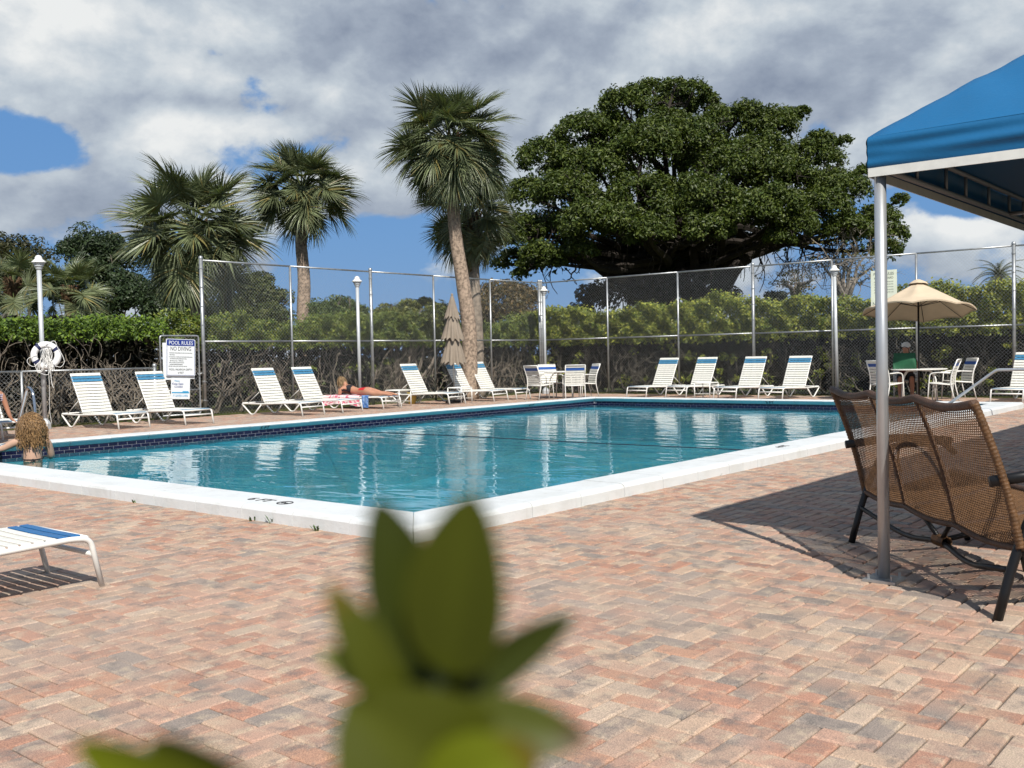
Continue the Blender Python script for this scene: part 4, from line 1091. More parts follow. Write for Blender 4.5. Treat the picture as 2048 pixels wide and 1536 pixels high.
# ---- banyan
def banyan():
    D = 44.; base = dep(1345, 660, D); base[2] = 0
    root = thing('banyan_tree', 'huge spreading dark green fig tree with a dome crown', 'tree', (base[0], base[1], 0)); off = np.array([base[0], base[1], 0])
    L = [(1090, 320, 70), (1165, 270, 72), (1245, 215, 62), (1305, 182, 42), (1385, 185, 42), (1345, 215, 55), (1450, 255, 70), (1540, 258, 70), (1598, 228, 28), (1625, 320, 72), (1690, 385, 65), (1690, 283, 20), (1758, 440, 52),
         (1770, 500, 40), (1055, 390, 58), (1055, 460, 60), (1110, 470, 75), (1022, 515, 30), (1130, 390, 80), (1200, 345, 85), (1290, 300, 90), (1380, 290, 85), (1470, 340, 90), (1560, 360, 85), (1640, 420, 75),
         (1190, 450, 85), (1280, 400, 90), (1390, 400, 90), (1500, 430, 80), (1590, 455, 60), (1300, 470, 60), (1420, 465, 60), (1690, 460, 55), (1080, 510, 50), (1160, 505, 45), (1560, 480, 40), (1800, 400, 22), (1730, 345, 28), (1240, 290, 70), (1330, 260, 70), (1420, 330, 80), (1520, 310, 75), (1150, 340, 70), (1250, 450, 70), (1350, 440, 70), (1450, 420, 75), (1550, 410, 70), (1660, 370, 55), (1720, 470, 50), (1785, 470, 40), (1020, 480, 40), (1060, 530, 35), (1000, 530, 24), (1040, 548, 22), (1110, 528, 32), (1410, 215, 45), (1490, 225, 42), (1270, 190, 36), (1350, 172, 30), (1215, 250, 50), (1640, 280, 34), (1570, 235, 34)]
    b = MB(); tw = MB()
    hub = dep(1345, 520, D)-off
    tot = sum(r*r for *_, r in L)
    for px, py, r in L:
        w = max(0, 1-((px-1400)/440)**2)**.5; low = min(1, max(0, (py-170)/330))
        dd = -6.5*w*low**.8+rng.normal()*.6
        c = dep(px, py, D+dd)-off; R_ = r/2000*(D+dd)
        sub_blobs(b, c, R_, int(205000*r*r/tot), .145, (.036, .058, .009), (.10, .125, .02), m=48, squash=.84, rs=.26, thick=.95, up=.5, asp=.5)
        P = branch(tw, hub+rng.normal(size=3)*np.array([1.2, 1.2, .3]), c, .22, .05, .10, 6, 8)
        for k in range(2): twigs(tw, P[-2], rng.normal(size=3)+np.array([0, 0, .4]), R_*.6, .05, 2, .7)
        # the rear of the dome
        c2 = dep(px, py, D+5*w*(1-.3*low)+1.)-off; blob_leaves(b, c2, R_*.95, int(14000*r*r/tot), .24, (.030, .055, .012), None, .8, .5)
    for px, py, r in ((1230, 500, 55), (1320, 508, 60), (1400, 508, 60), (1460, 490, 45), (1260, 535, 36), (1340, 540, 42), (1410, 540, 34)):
        blob_leaves(b, dep(px, py, D-.5)-off, r/2000*D, 2600, .2, (.022, .03, .010), None, .8, .9)  # dark leaf clumps: shade under the dome is painted into their colour
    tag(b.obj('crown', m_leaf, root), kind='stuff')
    for px, s in ((1250, 1), (1310, 1.3), (1370, 1.2), (1420, .9)):
        g = dep(px, 640, D+rng.normal()*1.); g[2] = -.05; branch(tw, g-off, hub+np.array([0, 0, -.4])+rng.normal(size=3)*.8, .42*s, .28*s, .07, 9, 8)
    for a, c, r in (((1420, 590), (1520, 480), .3), ((1520, 480), (1610, 445), .16), ((1520, 480), (1560, 400), .14), ((1440, 600), (1500, 520), .22), ((1270, 560), (1150, 520), .24), ((1150, 520), (1060, 505), .12)):
        branch(tw, dep(*a, D-2.5)-off, dep(*c, D-2.5)-off, r, r*.6, .08, 8, 8)
    for k in range(34):
        px = rnd.choice([rnd.uniform(1060, 1240), rnd.uniform(1470, 1640), rnd.uniform(1240, 1480)]); py = rnd.uniform(470, 520); p = dep(px, py, D-4)-off; q = dep(px+rnd.uniform(-25, 25), py+rnd.uniform(30, 95), D-4)-off
        branch(tw, p, q, .03, .015, .14, 4, 6)
    for k in range(26):
        px = rnd.choice([rnd.uniform(1020, 1180), rnd.uniform(1500, 1660)]); p = dep(px, rnd.uniform(480, 515), D-3.5)-off
        twigs(tw, p, np.array([rng.normal(), rng.normal(), -.5]), .8, .03, 2, .7)
    tag(tw.obj('trunk_and_limbs', m_darktwig, root), kind='stuff')
    return root
banyan()
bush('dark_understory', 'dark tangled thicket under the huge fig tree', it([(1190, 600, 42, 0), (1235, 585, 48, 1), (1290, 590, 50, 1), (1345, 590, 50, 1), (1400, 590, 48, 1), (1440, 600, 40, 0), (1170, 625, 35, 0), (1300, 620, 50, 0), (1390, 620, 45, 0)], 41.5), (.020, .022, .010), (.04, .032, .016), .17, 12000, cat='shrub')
bush('round_shrub', 'small round dark shrub seen through the fence beside the huge fig tree', it([(1550, 596, 22, 0), (1548, 606, 22, 0)], 40), (.022, .03, .016), None, .13, 1800)
# flat-topped thin tree and bare tree
def bare_tree(px, D, label, h_px, tops, leafy):
    g = dep(px, 640, D); g[2] = 0; root = thing('bare_tree', label, 'tree', (g[0], g[1], 0)); off = np.array([g[0], g[1], 0])
    b = MB(); lf = MB()
    st_ = dep(px, 600, D)-off
    branch(b, (0, 0, -.05), st_, .16, .13, .04, 7)
    for (qx, qy) in tops:
        q = dep(qx, qy, D+rng.normal()*1.2)-off; m1 = st_+(q-st_)*.45+np.array([0, 0, .3])
        branch(b, st_, m1, .10, .06, .1, 5); P = branch(b, m1, q, .055, .02, .1, 4)
        for k in range(5):
            twigs(b, P[rnd.randint(1, 7)], rng.normal(size=3)*.7+np.array([0, 0, .7]), .75, .022, 2, .6, 3)
            blob_leaves(lf, P[rnd.randint(3, 7)]+rng.normal(size=3)*.35, .45, leafy, .13, (.09, .10, .03), (.2, .15, .06), .35, .8)
    tag(b.obj('branches', mat('grey_bark', (.22, .19, .16), .9), root), kind='stuff'); tag(lf.obj('crown', m_leaf, root), kind='stuff')
bare_tree(1690, 40, 'nearly leafless grey tree behind the fence near the tent pole', 0, [(1640, 490), (1660, 475), (1690, 480), (1715, 485), (1740, 500), (1755, 530), (1625, 520), (1670, 520), (1700, 525), (1730, 560)], 12)
bare_tree(1590, 46, 'thin flat-topped tree between the huge fig tree and the leafless tree', 0, [(1560, 568), (1575, 565), (1592, 566), (1610, 575), (1625, 560), (1600, 590)], 26)

# ---- palms
def frond_mesh(kind, seed, Lp, Lb, n=58):
    r = np.random.default_rng(seed); b = MB()
    droop = {0: .10, 1: .28, 2: .42}[kind]; pit = R({0: 14, 1: 34, 2: 48}[kind]+r.uniform(-8, 8))
    ts = np.linspace(0, 1, 8); pet = np.stack([Lp*ts, 0*ts, -droop*.35*Lp*ts**2], 1)
    b.tube(pet, np.linspace(.022, .012, 8), 5, cap=False, col=(.13, .16, .055))
    tip = pet[-1]; fx = np.array([math.cos(pit), 0, -math.sin(pit)]); fz = np.array([math.sin(pit), 0, math.cos(pit)]); fy = np.array([0, 1., 0])
    cl = Lb*.42
    for k in range(n):
        f = k/(n-1)*2-1; a = f*R(128)+r.normal()*.02
        o = tip+fx*cl*(1-abs(f))**1.2*.8-fz*.22*cl*(1-abs(f))**2
        L = Lb*(1-.22*abs(f)**2.5)*(.88+.2*r.random())*(1-.20*(1-abs(f)))
        fold = .28*abs(math.sin(a))+.05*r.normal()
        d = nrmz(fx*math.cos(a)+fy*math.sin(a)+fz*fold)
        sidev = nrmz(np.cross(d, fz+.35*r.normal(size=3)))
        w0 = .023*(Lb/1.1); m = 5; P = []
        dr = (.10+.30*r.random()); kk = .5+.3*r.random(); kn = .5*r.random() if r.random() < .5 else .1
        for i in range(m+1):
            t = i/m; P.append(o+d*L*t+np.array([0, 0, -dr*L*t**2.2*.6-kn*L*max(0, t-kk)**1.5*1.5]))
        wd = [w0*.95, w0*1.2, w0, w0*.70, w0*.38, w0*.05]
        c = np.array((.140, .165, .080))*(.70+.6*r.random())
        if r.random() < .08: c = np.array((.20, .17, .06))
        cols = np.array([c*(1.15-.25*q/m) for q in range(m+1) for _ in (0, 1, 2)]); V = []
        for i in range(m+1): V += [P[i]-sidev*wd[i], P[i]-fz*.4*wd[i], P[i]+sidev*wd[i]]
        F = []
        for i in range(m): F += [[3*i, 3*i+1, 3*i+4, 3*i+3], [3*i+1, 3*i+2, 3*i+5, 3*i+4]]
        b.add(V, F, cols)
    return b.mesh('frond', m_palmleaf)
FR = {(k, s): frond_mesh(k, 10*k+s, 1.0, .98) for k in range(3) for s in range(3)}
def palm(name, label, D, crown_px, base_px, lean_pts, rad_px, nf, r0, r1, bark, extra=(), low=-60, boots=0., skipup=0):
    s = D/2000.; top = dep(*crown_px, D); g = dep(base_px, 700, D); g[2] = 0
    root = thing(name, label, 'palm tree', (g[0], g[1], 0), 0, None); off = np.array([g[0], g[1], 0])
    P = [np.array([0, 0, -.05])]+[dep(*q, D)-off for q in lean_pts]+[top-off]
    P = smooth_path(P, 10); n = len(P); rr = np.linspace(r0, r1, n)*(1+.015*np.sin(np.arange(n)*1.9)+.012*rng.normal(size=n)); rr[:4] *= 1.12
    b = MB(); b.tube(P, rr, 14); b.obj('trunk', bark, root, smooth=True)
    if boots > 0:
        b = MB()
        for k in range(46):
            i = n-1-int(rnd.random()*n*boots); a = rnd.random()*6.28; p = P[i]; o = np.array([math.cos(a), math.sin(a), 0])
            b.tube([p+o*r1*.8-np.array([0, 0, .12]), p+o*(r1*1.25)+np.array([0, 0, .04]), p+o*(r1*1.75)+np.array([0, 0, .22])], [.06, .05, .03], 5)
        b.obj('boots', m_boot, root)
    sc_ = rad_px*s/2.0
    for k in range(nf):
        t = (k+.5)/nf; el_ = 80+(low-80)*t**.80+rng.normal()*7; az_ = k*137.5+rng.normal()*14
        kind = 0 if el_ > 45 else (1 if el_ > 0 else 2)
        o = link('frond', FR[(kind, k % 3)], root, tuple(P[-1]+np.array([0, 0, -.25*sc_*t])), (rng.normal()*.45, -R(el_), R(az_)))
        o.scale = (sc_*(.88+.26*rng.random())*(.84 if el_ > 58 else 1.0),)*3
    for (az_, el_, scl, dz) in extra:
        o = link('frond', FR[(2, rnd.randint(0, 2))], root, tuple(P[-1]+np.array([0, 0, dz])), (0, -R(el_), R(az_))); o.scale = (sc_*scl,)*3
    return root
CA = math.degrees(YAW)
palm('sabal_palm', 'broad cabbage palm behind the fence end post with hanging fronds', 26, (388, 455), 398, [(397, 640), (393, 560)], 160, 56, .21, .19, m_palmbark2, [(CA+150, -45, .95, -.25), (CA+100, -30, .95, -.2), (CA-100, -25, 1., -.1), (CA+205, -40, .95, -.2)], -34, .45)
palm('sabal_palm', 'slim cabbage palm with a rough straight bare trunk', 32, (603, 380), 608, [(607, 640), (608, 560), (602, 480)], 120, 60, .235, .165, m_palmbark, (), -26, .14)
palm('sabal_palm', 'tallest cabbage palm with leaning trunk and dense round crown', 28, (903, 283), 938, [(938, 660), (925, 560), (909, 450)], 136, 80, .225, .165, m_palmbark, (), -44, .12)
palm('sabal_palm', 'darker cabbage palm partly hidden behind the tallest palm', 30, (943, 425), 955, [(953, 660), (947, 560)], 112, 36, .21, .18, m_palmbark2, [(CA+95, -28, 1.0, -.2), (CA-88, -5, 1.1, 0), (CA-95, -45, 1.1, -.1), (CA+180, -80, 1., -.1), (CA-60, 15, 1.1, .1)], -50, .3)
GP = 'young palms behind the clipped hedge'
palm('young_palm', 'bushy young palm behind the hedge between life ring lamp and rules sign', 29, (140, 585), 140, [(140, 640)], 95, 22, .16, .14, m_palmbark2, (), -20, .2)
palm('young_palm', 'bushy young palm behind the hedge above the pool ladder', 29, (25, 570), 25, [(25, 640)], 90, 22, .16, .14, m_palmbark2, (), -20, .2)
# date palm far right with feather fronds
def feather_mesh(seed):
    r = np.random.default_rng(seed); b = MB(); n = 36
    ts = np.linspace(0, 1, n); P = np.stack([1.9*ts, 0*ts, .9*ts-1.7*ts**2.2], 1); b.tube(P[::3], .02, 4, cap=False, col=(.12, .12, .05))
    for i in range(4, n):
        d = nrmz(P[i]-P[i-1])
        for s in (-1, 1):
            q = P[i]+(d*.35+np.array([0, s*.8, -.35]))*(.42*(1-.5*ts[i]))
            sv = d*.022
            b.add([P[i]-sv, P[i]+sv, q], [[0, 1, 2, 2]], np.array((.07, .085, .04))*(.7+.6*r.random()))
    return b.mesh('frond', m_palmleaf)
FF = [feather_mesh(k) for k in range(3)]
D = 62; g = dep(1998, 640, D); g[2] = 0; tp = dep(1998, 553, D)
dp = thing('feather_palm', 'distant feather-leaved palm above the hedge beyond the open umbrella', 'palm tree', (g[0], g[1], 0))
b = MB(); b.tube([(0, 0, 0), (tp[0]-g[0], tp[1]-g[1], tp[2])], .22, 10); b.obj('trunk', m_palmbark2, dp, smooth=True)
for k in range(26):
    o = link('frond', FF[k % 3], dp, (tp[0]-g[0], tp[1]-g[1], tp[2]), (0, -R(62-105*k/26), R(137.5*k))); o.scale = (.88,)*3
for px, r, dd in ((1960, 14, 60), (2035, 16, 60)):
    pass

# ================================================================== PEOPLE
def skin_body(name, J, E, m, sub=2):
    """J: list of (pos, radius or (rx, ry)); E: edges. Grown with a Skin modifier, then baked to one mesh."""
    me = bpy.data.meshes.new(name); bm = bmesh.new(); lay = bm.verts.layers.skin.verify()
    vs = []
    for i, (p, r) in enumerate(J):
        v = bm.verts.new(p); v[lay].radius = (r, r) if np.isscalar(r) else r; v[lay].use_root = (i == 0); vs.append(v)
    for a, c in E: bm.edges.new((vs[a], vs[c]))
    bm.to_mesh(me); bm.free()
    o = bpy.data.objects.new(name, me); COL.objects.link(o)
    sm = o.modifiers.new('s', 'SKIN'); sm.use_smooth_shade = True; sm.branch_smoothing = .6
    ss = o.modifiers.new('d', 'SUBSURF'); ss.levels = sub; ss.render_levels = sub
    dg = bpy.context.evaluated_depsgraph_get(); out = bpy.data.meshes.new_from_object(o.evaluated_get(dg))
    bpy.data.objects.remove(o); bpy.data.meshes.remove(me)
    out.materials.clear(); out.materials.append(m); out.name = name
    return out
def cloth_from(me, pred, off, m, name):
    bm = bmesh.new(); bm.from_mesh(me)
    dele = [f for f in bm.faces if not pred(f.calc_center_median())]
    bmesh.ops.delete(bm, geom=dele, context='FACES'); bm.normal_update()
    for v in bm.verts: v.co += v.normal*off
    o = bpy.data.meshes.new(name); bm.to_mesh(o); bm.free(); o.materials.clear(); o.materials.append(m); return o
def hand(J, E, wrist_i, w, d, side, s=1.0):
    d = nrmz(np.array(d, float)); side = nrmz(np.array(side, float)); w = np.array(w, float)
    J.append((tuple(w+d*.05*s), .026*s)); pi = len(J)-1; E.append((wrist_i, pi))
    for k, (o, L) in enumerate(((-.028, .065), (-.010, .078), (.010, .072), (.027, .055))):
        J.append((tuple(w+d*.09*s+side*o*s), .0095*s)); a = len(J)-1; E.append((pi, a))
        J.append((tuple(w+d*(.09+L*.55)*s+side*o*1.2*s+np.array([0, 0, -.006])), .0085*s)); E.append((a, a+1))
        J.append((tuple(w+d*(.09+L)*s+side*o*1.25*s+np.array([0, 0, -.016])), .007*s)); E.append((a+1, a+2))
    J.append((tuple(w+d*.055*s-side*.045*s), .0105*s)); a = len(J)-1; E.append((pi, a)); J.append((tuple(w+d*.09*s-side*.062*s), .0085*s)); E.append((a, a+1))
def frame_obj(name, label, origin, xdir, yaw=None):
    a = math.atan2(xdir[1], xdir[0]); return thing(name, label, 'person', tuple(origin), a)
def curls(b, roots, n, rad, turns, r, length, out=.0):
    for k in range(n):
        p, d, L = roots(k); ph = rng.random()*6.28; m = 12; P = []
        cr_ = rad*(.6+.8*rng.random()); tn = turns*(.7+.6*rng.random())
        for i in range(m):
            t = i/(m-1); q = p+d(t)*1.0
            P.append(q+np.array([math.cos(ph+tn*6.28*t)*cr_, math.sin(ph+tn*6.28*t)*cr_, .3*cr_*math.sin(ph*2+tn*9*t)]))
        b.tube(np.array(P), r*(.7+.6*rng.random()), 3, cap=False)

# --- woman in the water, seen from behind
W0 = G(66, 921, WZ); W0[2] = WZ
d0 = nrmz(np.array([W0[0], W0[1], 0])); r0 = np.array([d0[1], -d0[0], 0])
J = [((0, 0, -.36), .15), ((0, .0, -.18), .125), ((0, 0, 0), .135), ((0, 0, .14), .15), ((0, 0, .26), .13), ((0, .01, .345), .06), ((0, .02, .41), .052), ((0, .04, .475), .085), ((0, .05, .55), .095), ((0, .05, .61), .065),
     ((-.10, 0, .275), .072), ((-.18, .02, .265), .062), ((-.36, .10, .17), .046), ((-.58, .19, .15), .031),
     ((.10, 0, .275), .072), ((.18, .02, .255), .062), ((.235, .10, .03), .045), ((.20, .30, .02), .031),
     ((-.10, 0, -.44), .11), ((-.11, .05, -.82), .07), ((-.11, 0, -1.2), .045), ((-.11, .12, -1.25), .035),
     ((.10, 0, -.44), .11), ((.11, .05, -.82), .07), ((.11, 0, -1.2), .045), ((.11, .12, -1.25), .035)]
E_ = [(0, 1), (1, 2), (2, 3), (3, 4), (4, 5), (5, 6), (6, 7), (7, 8), (8, 9), (4, 10), (10, 11), (11, 12), (12, 13), (4, 14), (14, 15), (15, 16), (16, 17), (0, 18), (18, 19), (19, 20), (20, 21), (0, 22), (22, 23), (23, 24), (24, 25)]
hand(J, E_, 13, J[13][0], (-.9, .35, 0), (0, 0, 1)); hand(J, E_, 17, J[17][0], (-.1, 1, 0), (1, 0, 0))
wp = frame_obj('person', 'curly blonde haired person in a dark bikini standing in the pool, seen from behind', W0, r0)
link('body', skin_body('body', J, E_, m_skin2), wp)
b = MB()
def hroot(k):
    a = rng.random()*6.28; e = rng.random(); th = math.acos(1-1.25*e)
    n_ = np.array([math.sin(th)*math.cos(a), math.sin(th)*math.sin(a), math.cos(th)])
    if n_[1] > .55: n_[1] *= -.6
    p = np.array([0, .045, .545])+n_*np.array([.10, .105, .105])
    L = .24+.17*rng.random()**1.5; ox = n_[0]*(.045+.035*rng.random())+rng.normal()*.014; oy = min(n_[1], -.2)*.09-.05*rng.random()
    def d(t): return np.array([ox*math.sin(min(1, t*1.4)*1.57), oy*math.sin(min(1, t*1.5)*1.57)-.02*t, .035*math.sin(t*3.1)-L*t**1.35])
    return p, d, L
curls(b, hroot, 760, .012, 3.4, .0040, 1)
b.obj('hair', m_hair, wp, smooth=True)
b = MB(); a = np.linspace(0, 6.28, 40, endpoint=False); b.tube(np.stack([.133*np.cos(a), .128*np.sin(a), .035+.012*np.sin(a)], 1), .0055, 5, closed=True)
b.tube(smooth_path([(0, -.128, .025), (-.02, -.14, 0), (-.035, -.135, -.035)], 5), .005, 5); b.tube(smooth_path([(0, -.128, .025), (.025, -.14, .005), (.03, -.135, -.03)], 5), .005, 5); b.box((0, -.132, .023), (.022, .014, .018))
b.obj('bikini_string', m_navycloth, wp)

# --- sunbathing woman (lounger frame)
J = [((-.86, 0, .425), .125), ((-1.04, 0, .40), .105), ((-1.20, 0, .425), .112), ((-1.36, 0, .475), .122), ((-1.45, 0, .535), .085), ((-1.52, 0, .60), .052), ((-1.58, 0, .655), .075), ((-1.64, 0, .68), .088), ((-1.69, 0, .655), .06),
     ((-1.42, -.12, .51), .07), ((-1.45, -.18, .47), .055), ((-1.50, -.20, .345), .042), ((-1.64, -.07, .40), .03),
     ((-1.42, .12, .51), .07), ((-1.45, .18, .47), .055), ((-1.50, .20, .345), .042), ((-1.64, .07, .40), .03),
     ((-.76, -.095, .42), .115), ((-.58, -.10, .385), .085), ((-.40, -.10, .36), .058), ((-.24, -.10, .362), .055), ((-.02, -.09, .345), .034), ((.05, -.085, .335), .028), ((.13, -.08, .325), .018),
     ((-.76, .095, .42), .115), ((-.58, .11, .385), .085), ((-.40, .12, .36), .058), ((-.24, .12, .362), .055), ((-.02, .11, .345), .034), ((.05, .105, .335), .028), ((.13, .10, .325), .018)]
E_ = [(0, 1), (1, 2), (2, 3), (3, 4), (4, 5), (5, 6), (6, 7), (7, 8), (3, 9), (9, 10), (10, 11), (11, 12), (3, 13), (13, 14), (14, 15), (15, 16), (0, 17), (17, 18), (18, 19), (19, 20), (20, 21), (21, 22), (22, 23), (0, 24), (24, 25), (25, 26), (26, 27), (27, 28), (28, 29), (29, 30)]
hand(J, E_, 12, J[12][0], (-.3, .3, .8), (0, 0, 1), .9); hand(J, E_, 16, J[16][0], (-.3, -.3, .8), (0, 0, 1), .9)
sb = thing('person', 'tanned person in a black and red bikini lying face down on a lounger', 'person', (EX, EY, 0), ETH)
me = skin_body('body', J, E_, m_skin); link('body', me, sb)
link('bikini_top', cloth_from(me, lambda c: -1.335 < c.x < -1.235 or (-1.42 < c.x < -1.3 and c.z < .47), .004, m_navycloth, 'bikini_top'), sb)
link('bikini_bottom', cloth_from(me, lambda c: -.95 < c.x < -.74 and abs(c.y) < .30 and c.z > .44, .004, m_red, 'bikini_bottom'), sb)
b = MB()
def hroot2(k):
    a = rng.random()*6.28; th = math.acos(1-1.5*rng.random())
    n_ = np.array([math.sin(th)*math.cos(a), math.sin(th)*math.sin(a), math.cos(th)]); p = np.array([-1.635, 0, .685])+n_*np.array([.085, .088, .09]); L = .1+.12*rng.random()
    def d(t): return np.array([.07*t*(1 if n_[0] > -.3 else .2), n_[1]*.03*t, n_[2]*.02*t-L*t*t*.6])
    return p, d, L
curls(b, hroot2, 260, .006, 1.2, .006, 1); b.obj('hair', m_hair2, sb, smooth=True)
# towels
def towel_mat(name, c1, c2, sc_):
    m = bpy.data.materials.new(name); m.use_nodes = True; t = NT(m.node_tree); bb = t.n['Principled BSDF']; tcx = t.new('ShaderNodeTexCoord')
    n = t.noise(tcx.outputs['Object'], sc_, 2, .5, .8); n2 = t.noise(tcx.outputs['Object'], sc_*2.3, 2, .5, .5)
    c = t.mix(t.ss(n, .5, .56), (.80, .62, .62, 1), c4(c1)); c = t.mix(t.ss(n2, .6, .66), c, c4(c2)); t.put(bb.inputs['Base Color'], c); bb.inputs['Roughness'].default_value = .95
    return m
tw1 = thing('beach_towel', 'pink and white patterned beach towel draped over the sunbather\'s lounger', 'towel', (EX, EY, 0), ETH)
P = []
for i in range(40):
    x = -1.95+1.25*i/39; row = []
    for j in range(34):
        s = j/33*1.02-.36
        wv = .012*math.sin(x*13+1)+.008*math.sin(x*29)
        if s < .32: row.append((x, s, .318+.003*math.sin(x*20+s*30)))
        else: row.append((x+.05*wv*0, .336+wv*(s-.32)*3+.01, .318-(s-.32)*(1-.25*math.sin((x+1.95)/1.25*3.1))*.98*.80))
    P.append(row)
P = np.array(P); P[:, :, 1] *= -1
b = MB(); b.grid(P); b.obj('cloth', towel_mat('pink_towel', (.62, .12, .20), (.75, .75, .72), 9), tw1, smooth=True)
tw2 = thing('beach_towel', 'blue striped towel hanging off the foot half of the sunbather\'s lounger', 'towel', (EX, EY, 0), ETH)
P = np.array([[(-.62+.22*i/9, -(.2+.14*min(1, j/6)+.006*math.sin(i*1.3)) if j < 7 else -(.345+.008*math.sin(i*1.4)), .326 if j < 7 else .326-.29*(j-6)/10) for j in range(17)] for i in range(10)])
b = MB(); b.grid(P); b.obj('cloth', mat('blue_towel', (.03, .11, .33), .95, var=.5, vscale=12, col2=(.25, .38, .6)), tw2, smooth=True)

# --- person at the left edge
p0 = dep(-16, 833, 16.0); p0[2] = .33; d0 = nrmz(np.array([p0[0], p0[1], 0])); r0 = np.array([d0[1], -d0[0], 0])
J = [((0, 0, .08), .13), ((0, 0, .22), .10), ((0, .01, .34), .115), ((0, .02, .46), .12), ((0, .02, .53), .06), ((0, .02, .58), .048), ((-.01, .0, .65), .08), ((-.01, -.01, .72), .088), ((-.01, 0, .78), .06),
     ((.10, .02, .46), .062), ((.155, .03, .43), .05), ((.215, .06, .22), .040), ((.27, .06, .03), .028),
     ((-.10, .02, .46), .062), ((-.16, .02, .43), .05), ((-.26, -.05, .24), .040), ((-.30, -.22, .14), .028),
     ((.06, -.08, .08), .10), ((.03, -.45, .10), .065), ((.02, -.50, -.28), .036), ((.02, -.62, -.31), .03),
     ((-.10, -.08, .08), .10), ((-.14, -.45, .10), .065), ((-.15, -.50, -.28), .036), ((-.15, -.62, -.31), .03)]
E_ = [(0, 1), (1, 2), (2, 3), (3, 4), (4, 5), (5, 6), (6, 7), (7, 8), (3, 9), (9, 10), (10, 11), (11, 12), (3, 13), (13, 14), (14, 15), (15, 16), (0, 17), (17, 18), (18, 19), (19, 20), (0, 21), (21, 22), (22, 23), (23, 24)]
hand(J, E_, 12, (J[12][0]), (.5, .1, -.35), (0, 1, 0), .9); hand(J, E_, 16, J[16][0], (.2, -1, 0), (1, 0, 0), .9)
lp_ = frame_obj('person', 'tanned person in a striped bikini sitting on a lounger by the ladder', p0, r0)
me = skin_body('body', J, E_, m_skin); link('body', me, lp_)
def stripe_mat():
    m = bpy.data.materials.new('striped_cloth'); m.use_nodes = True; t = NT(m.node_tree); bb = t.n['Principled BSDF']; tcx = t.new('ShaderNodeTexCoord'); s_ = t.new('ShaderNodeSeparateXYZ'); t.put(s_.inputs[0], tcx.outputs['Object'])
    t.put(bb.inputs['Base Color'], t.mix(t.m('GREATER_THAN', t.m('SINE', t.m('MULTIPLY', s_.outputs[2], 190)), 0.), (.06, .04, .16, 1), (.75, .68, .70, 1))); return m
link('bikini_top', cloth_from(me, lambda c: .33 < c.z < .44 and abs(c.x) < .16, .004, stripe_mat(), 'bikini_top'), lp_)
link('bikini_bottom', cloth_from(me, lambda c: c.z < .15 and abs(c.x) < .17 and c.y > -.15, .004, m_navycloth, 'bikini_bottom'), lp_)
b = MB()
def hroot3(k):
    a = rng.random()*6.28; th = math.acos(1-1.3*rng.random())
    n_ = np.array([math.sin(th)*math.cos(a), abs(math.sin(th)*math.sin(a)), math.cos(th)]); p = np.array([-.01, .01, .73])+n_*np.array([.09, .09, .09]); L = .25+.1*rng.random()
    def d(t): return np.array([n_[0]*.03*t, .03*t, -L*t**1.5])
    return p, d, L
curls(b, hroot3, 160, .006, 1.5, .006, 1); b.obj('hair', mat('brown_hair', (.06, .03, .015), .5), lp_, smooth=True)

# --- person at the umbrella table
p0 = dep(1812, 770, 23.6); p0[2] = .46; d0 = nrmz(np.array([p0[0], p0[1], 0])); r0 = np.array([d0[1], -d0[0], 0])
J = [((0, 0, .06), .15), ((0, 0, .22), .13), ((0, -.02, .36), .14), ((0, -.04, .48), .13), ((0, -.06, .56), .06), ((.0, -.08, .61), .055), ((.01, -.12, .67), .085), ((.01, -.13, .745), .09), ((.01, -.12, .79), .065),
     ((.12, -.04, .47), .07), ((.2, -.05, .43), .06), ((.25, -.22, .26), .048), ((.12, -.42, .28), .032),
     ((-.12, -.04, .47), .07), ((-.2, -.05, .43), .06), ((-.25, -.22, .26), .048), ((-.12, -.42, .28), .032),
     ((.11, -.10, .05), .11), ((.13, -.48, .05), .07), ((.13, -.46, -.36), .042), ((.13, -.60, -.42), .035),
     ((-.11, -.10, .05), .11), ((-.13, -.48, .05), .07), ((-.13, -.46, -.36), .042), ((-.13, -.60, -.42), .035)]
E_ = [(0, 1), (1, 2), (2, 3), (3, 4), (4, 5), (5, 6), (6, 7), (7, 8), (3, 9), (9, 10), (10, 11), (11, 12), (3, 13), (13, 14), (14, 15), (15, 16), (0, 17), (17, 18), (18, 19), (19, 20), (0, 21), (21, 22), (22, 23), (23, 24)]
hand(J, E_, 12, J[12][0], (-.6, -.6, 0), (0, 0, 1)); hand(J, E_, 16, J[16][0], (.6, -.6, 0), (0, 0, 1))
tp_ = frame_obj('person', 'person in a white cap and dark clothes sitting under the beige umbrella', p0, r0)
me = skin_body('body', J, E_, m_skin); link('body', me, tp_)
link('shirt', cloth_from(me, lambda c: .1 < c.z < .55 and abs(c.x) < .24 and c.y > -.28, .008, mat('dark_red_cloth', (.10, .02, .02), .9), 'shirt'), tp_)
link('shorts', cloth_from(me, lambda c: c.z < .14 and c.z > -.1 and c.y > -.5, .010, m_navycloth, 'shorts'), tp_)
b = MB(); b.lathe([(.098, .755), (.1, .79), (.085, .835), (.04, .865), (.001, .87)], 20, (.01, -.12, 0)); b.add([(-.06, -.21, .765), (.08, -.21, .765), (.07, -.30, .74), (-.05, -.30, .74)], [[0, 1, 2, 3]]); b.obj('cap', m_white, tp_, smooth=True)
link_ch = dep(1812, 770, 23.62); chair(link_ch[0], link_ch[1], math.atan2(-d0[1], -d0[0]), 'white strap chair holding the person in the white cap', GD)
gb = dep(1806, 745, 22.55)
gbo = thing('tote_bag', 'green tote bag standing on the umbrella table', 'bag', (ux-.30*r0[0], uy-.30*r0[1], .715), math.atan2(r0[1], r0[0]))
P = []
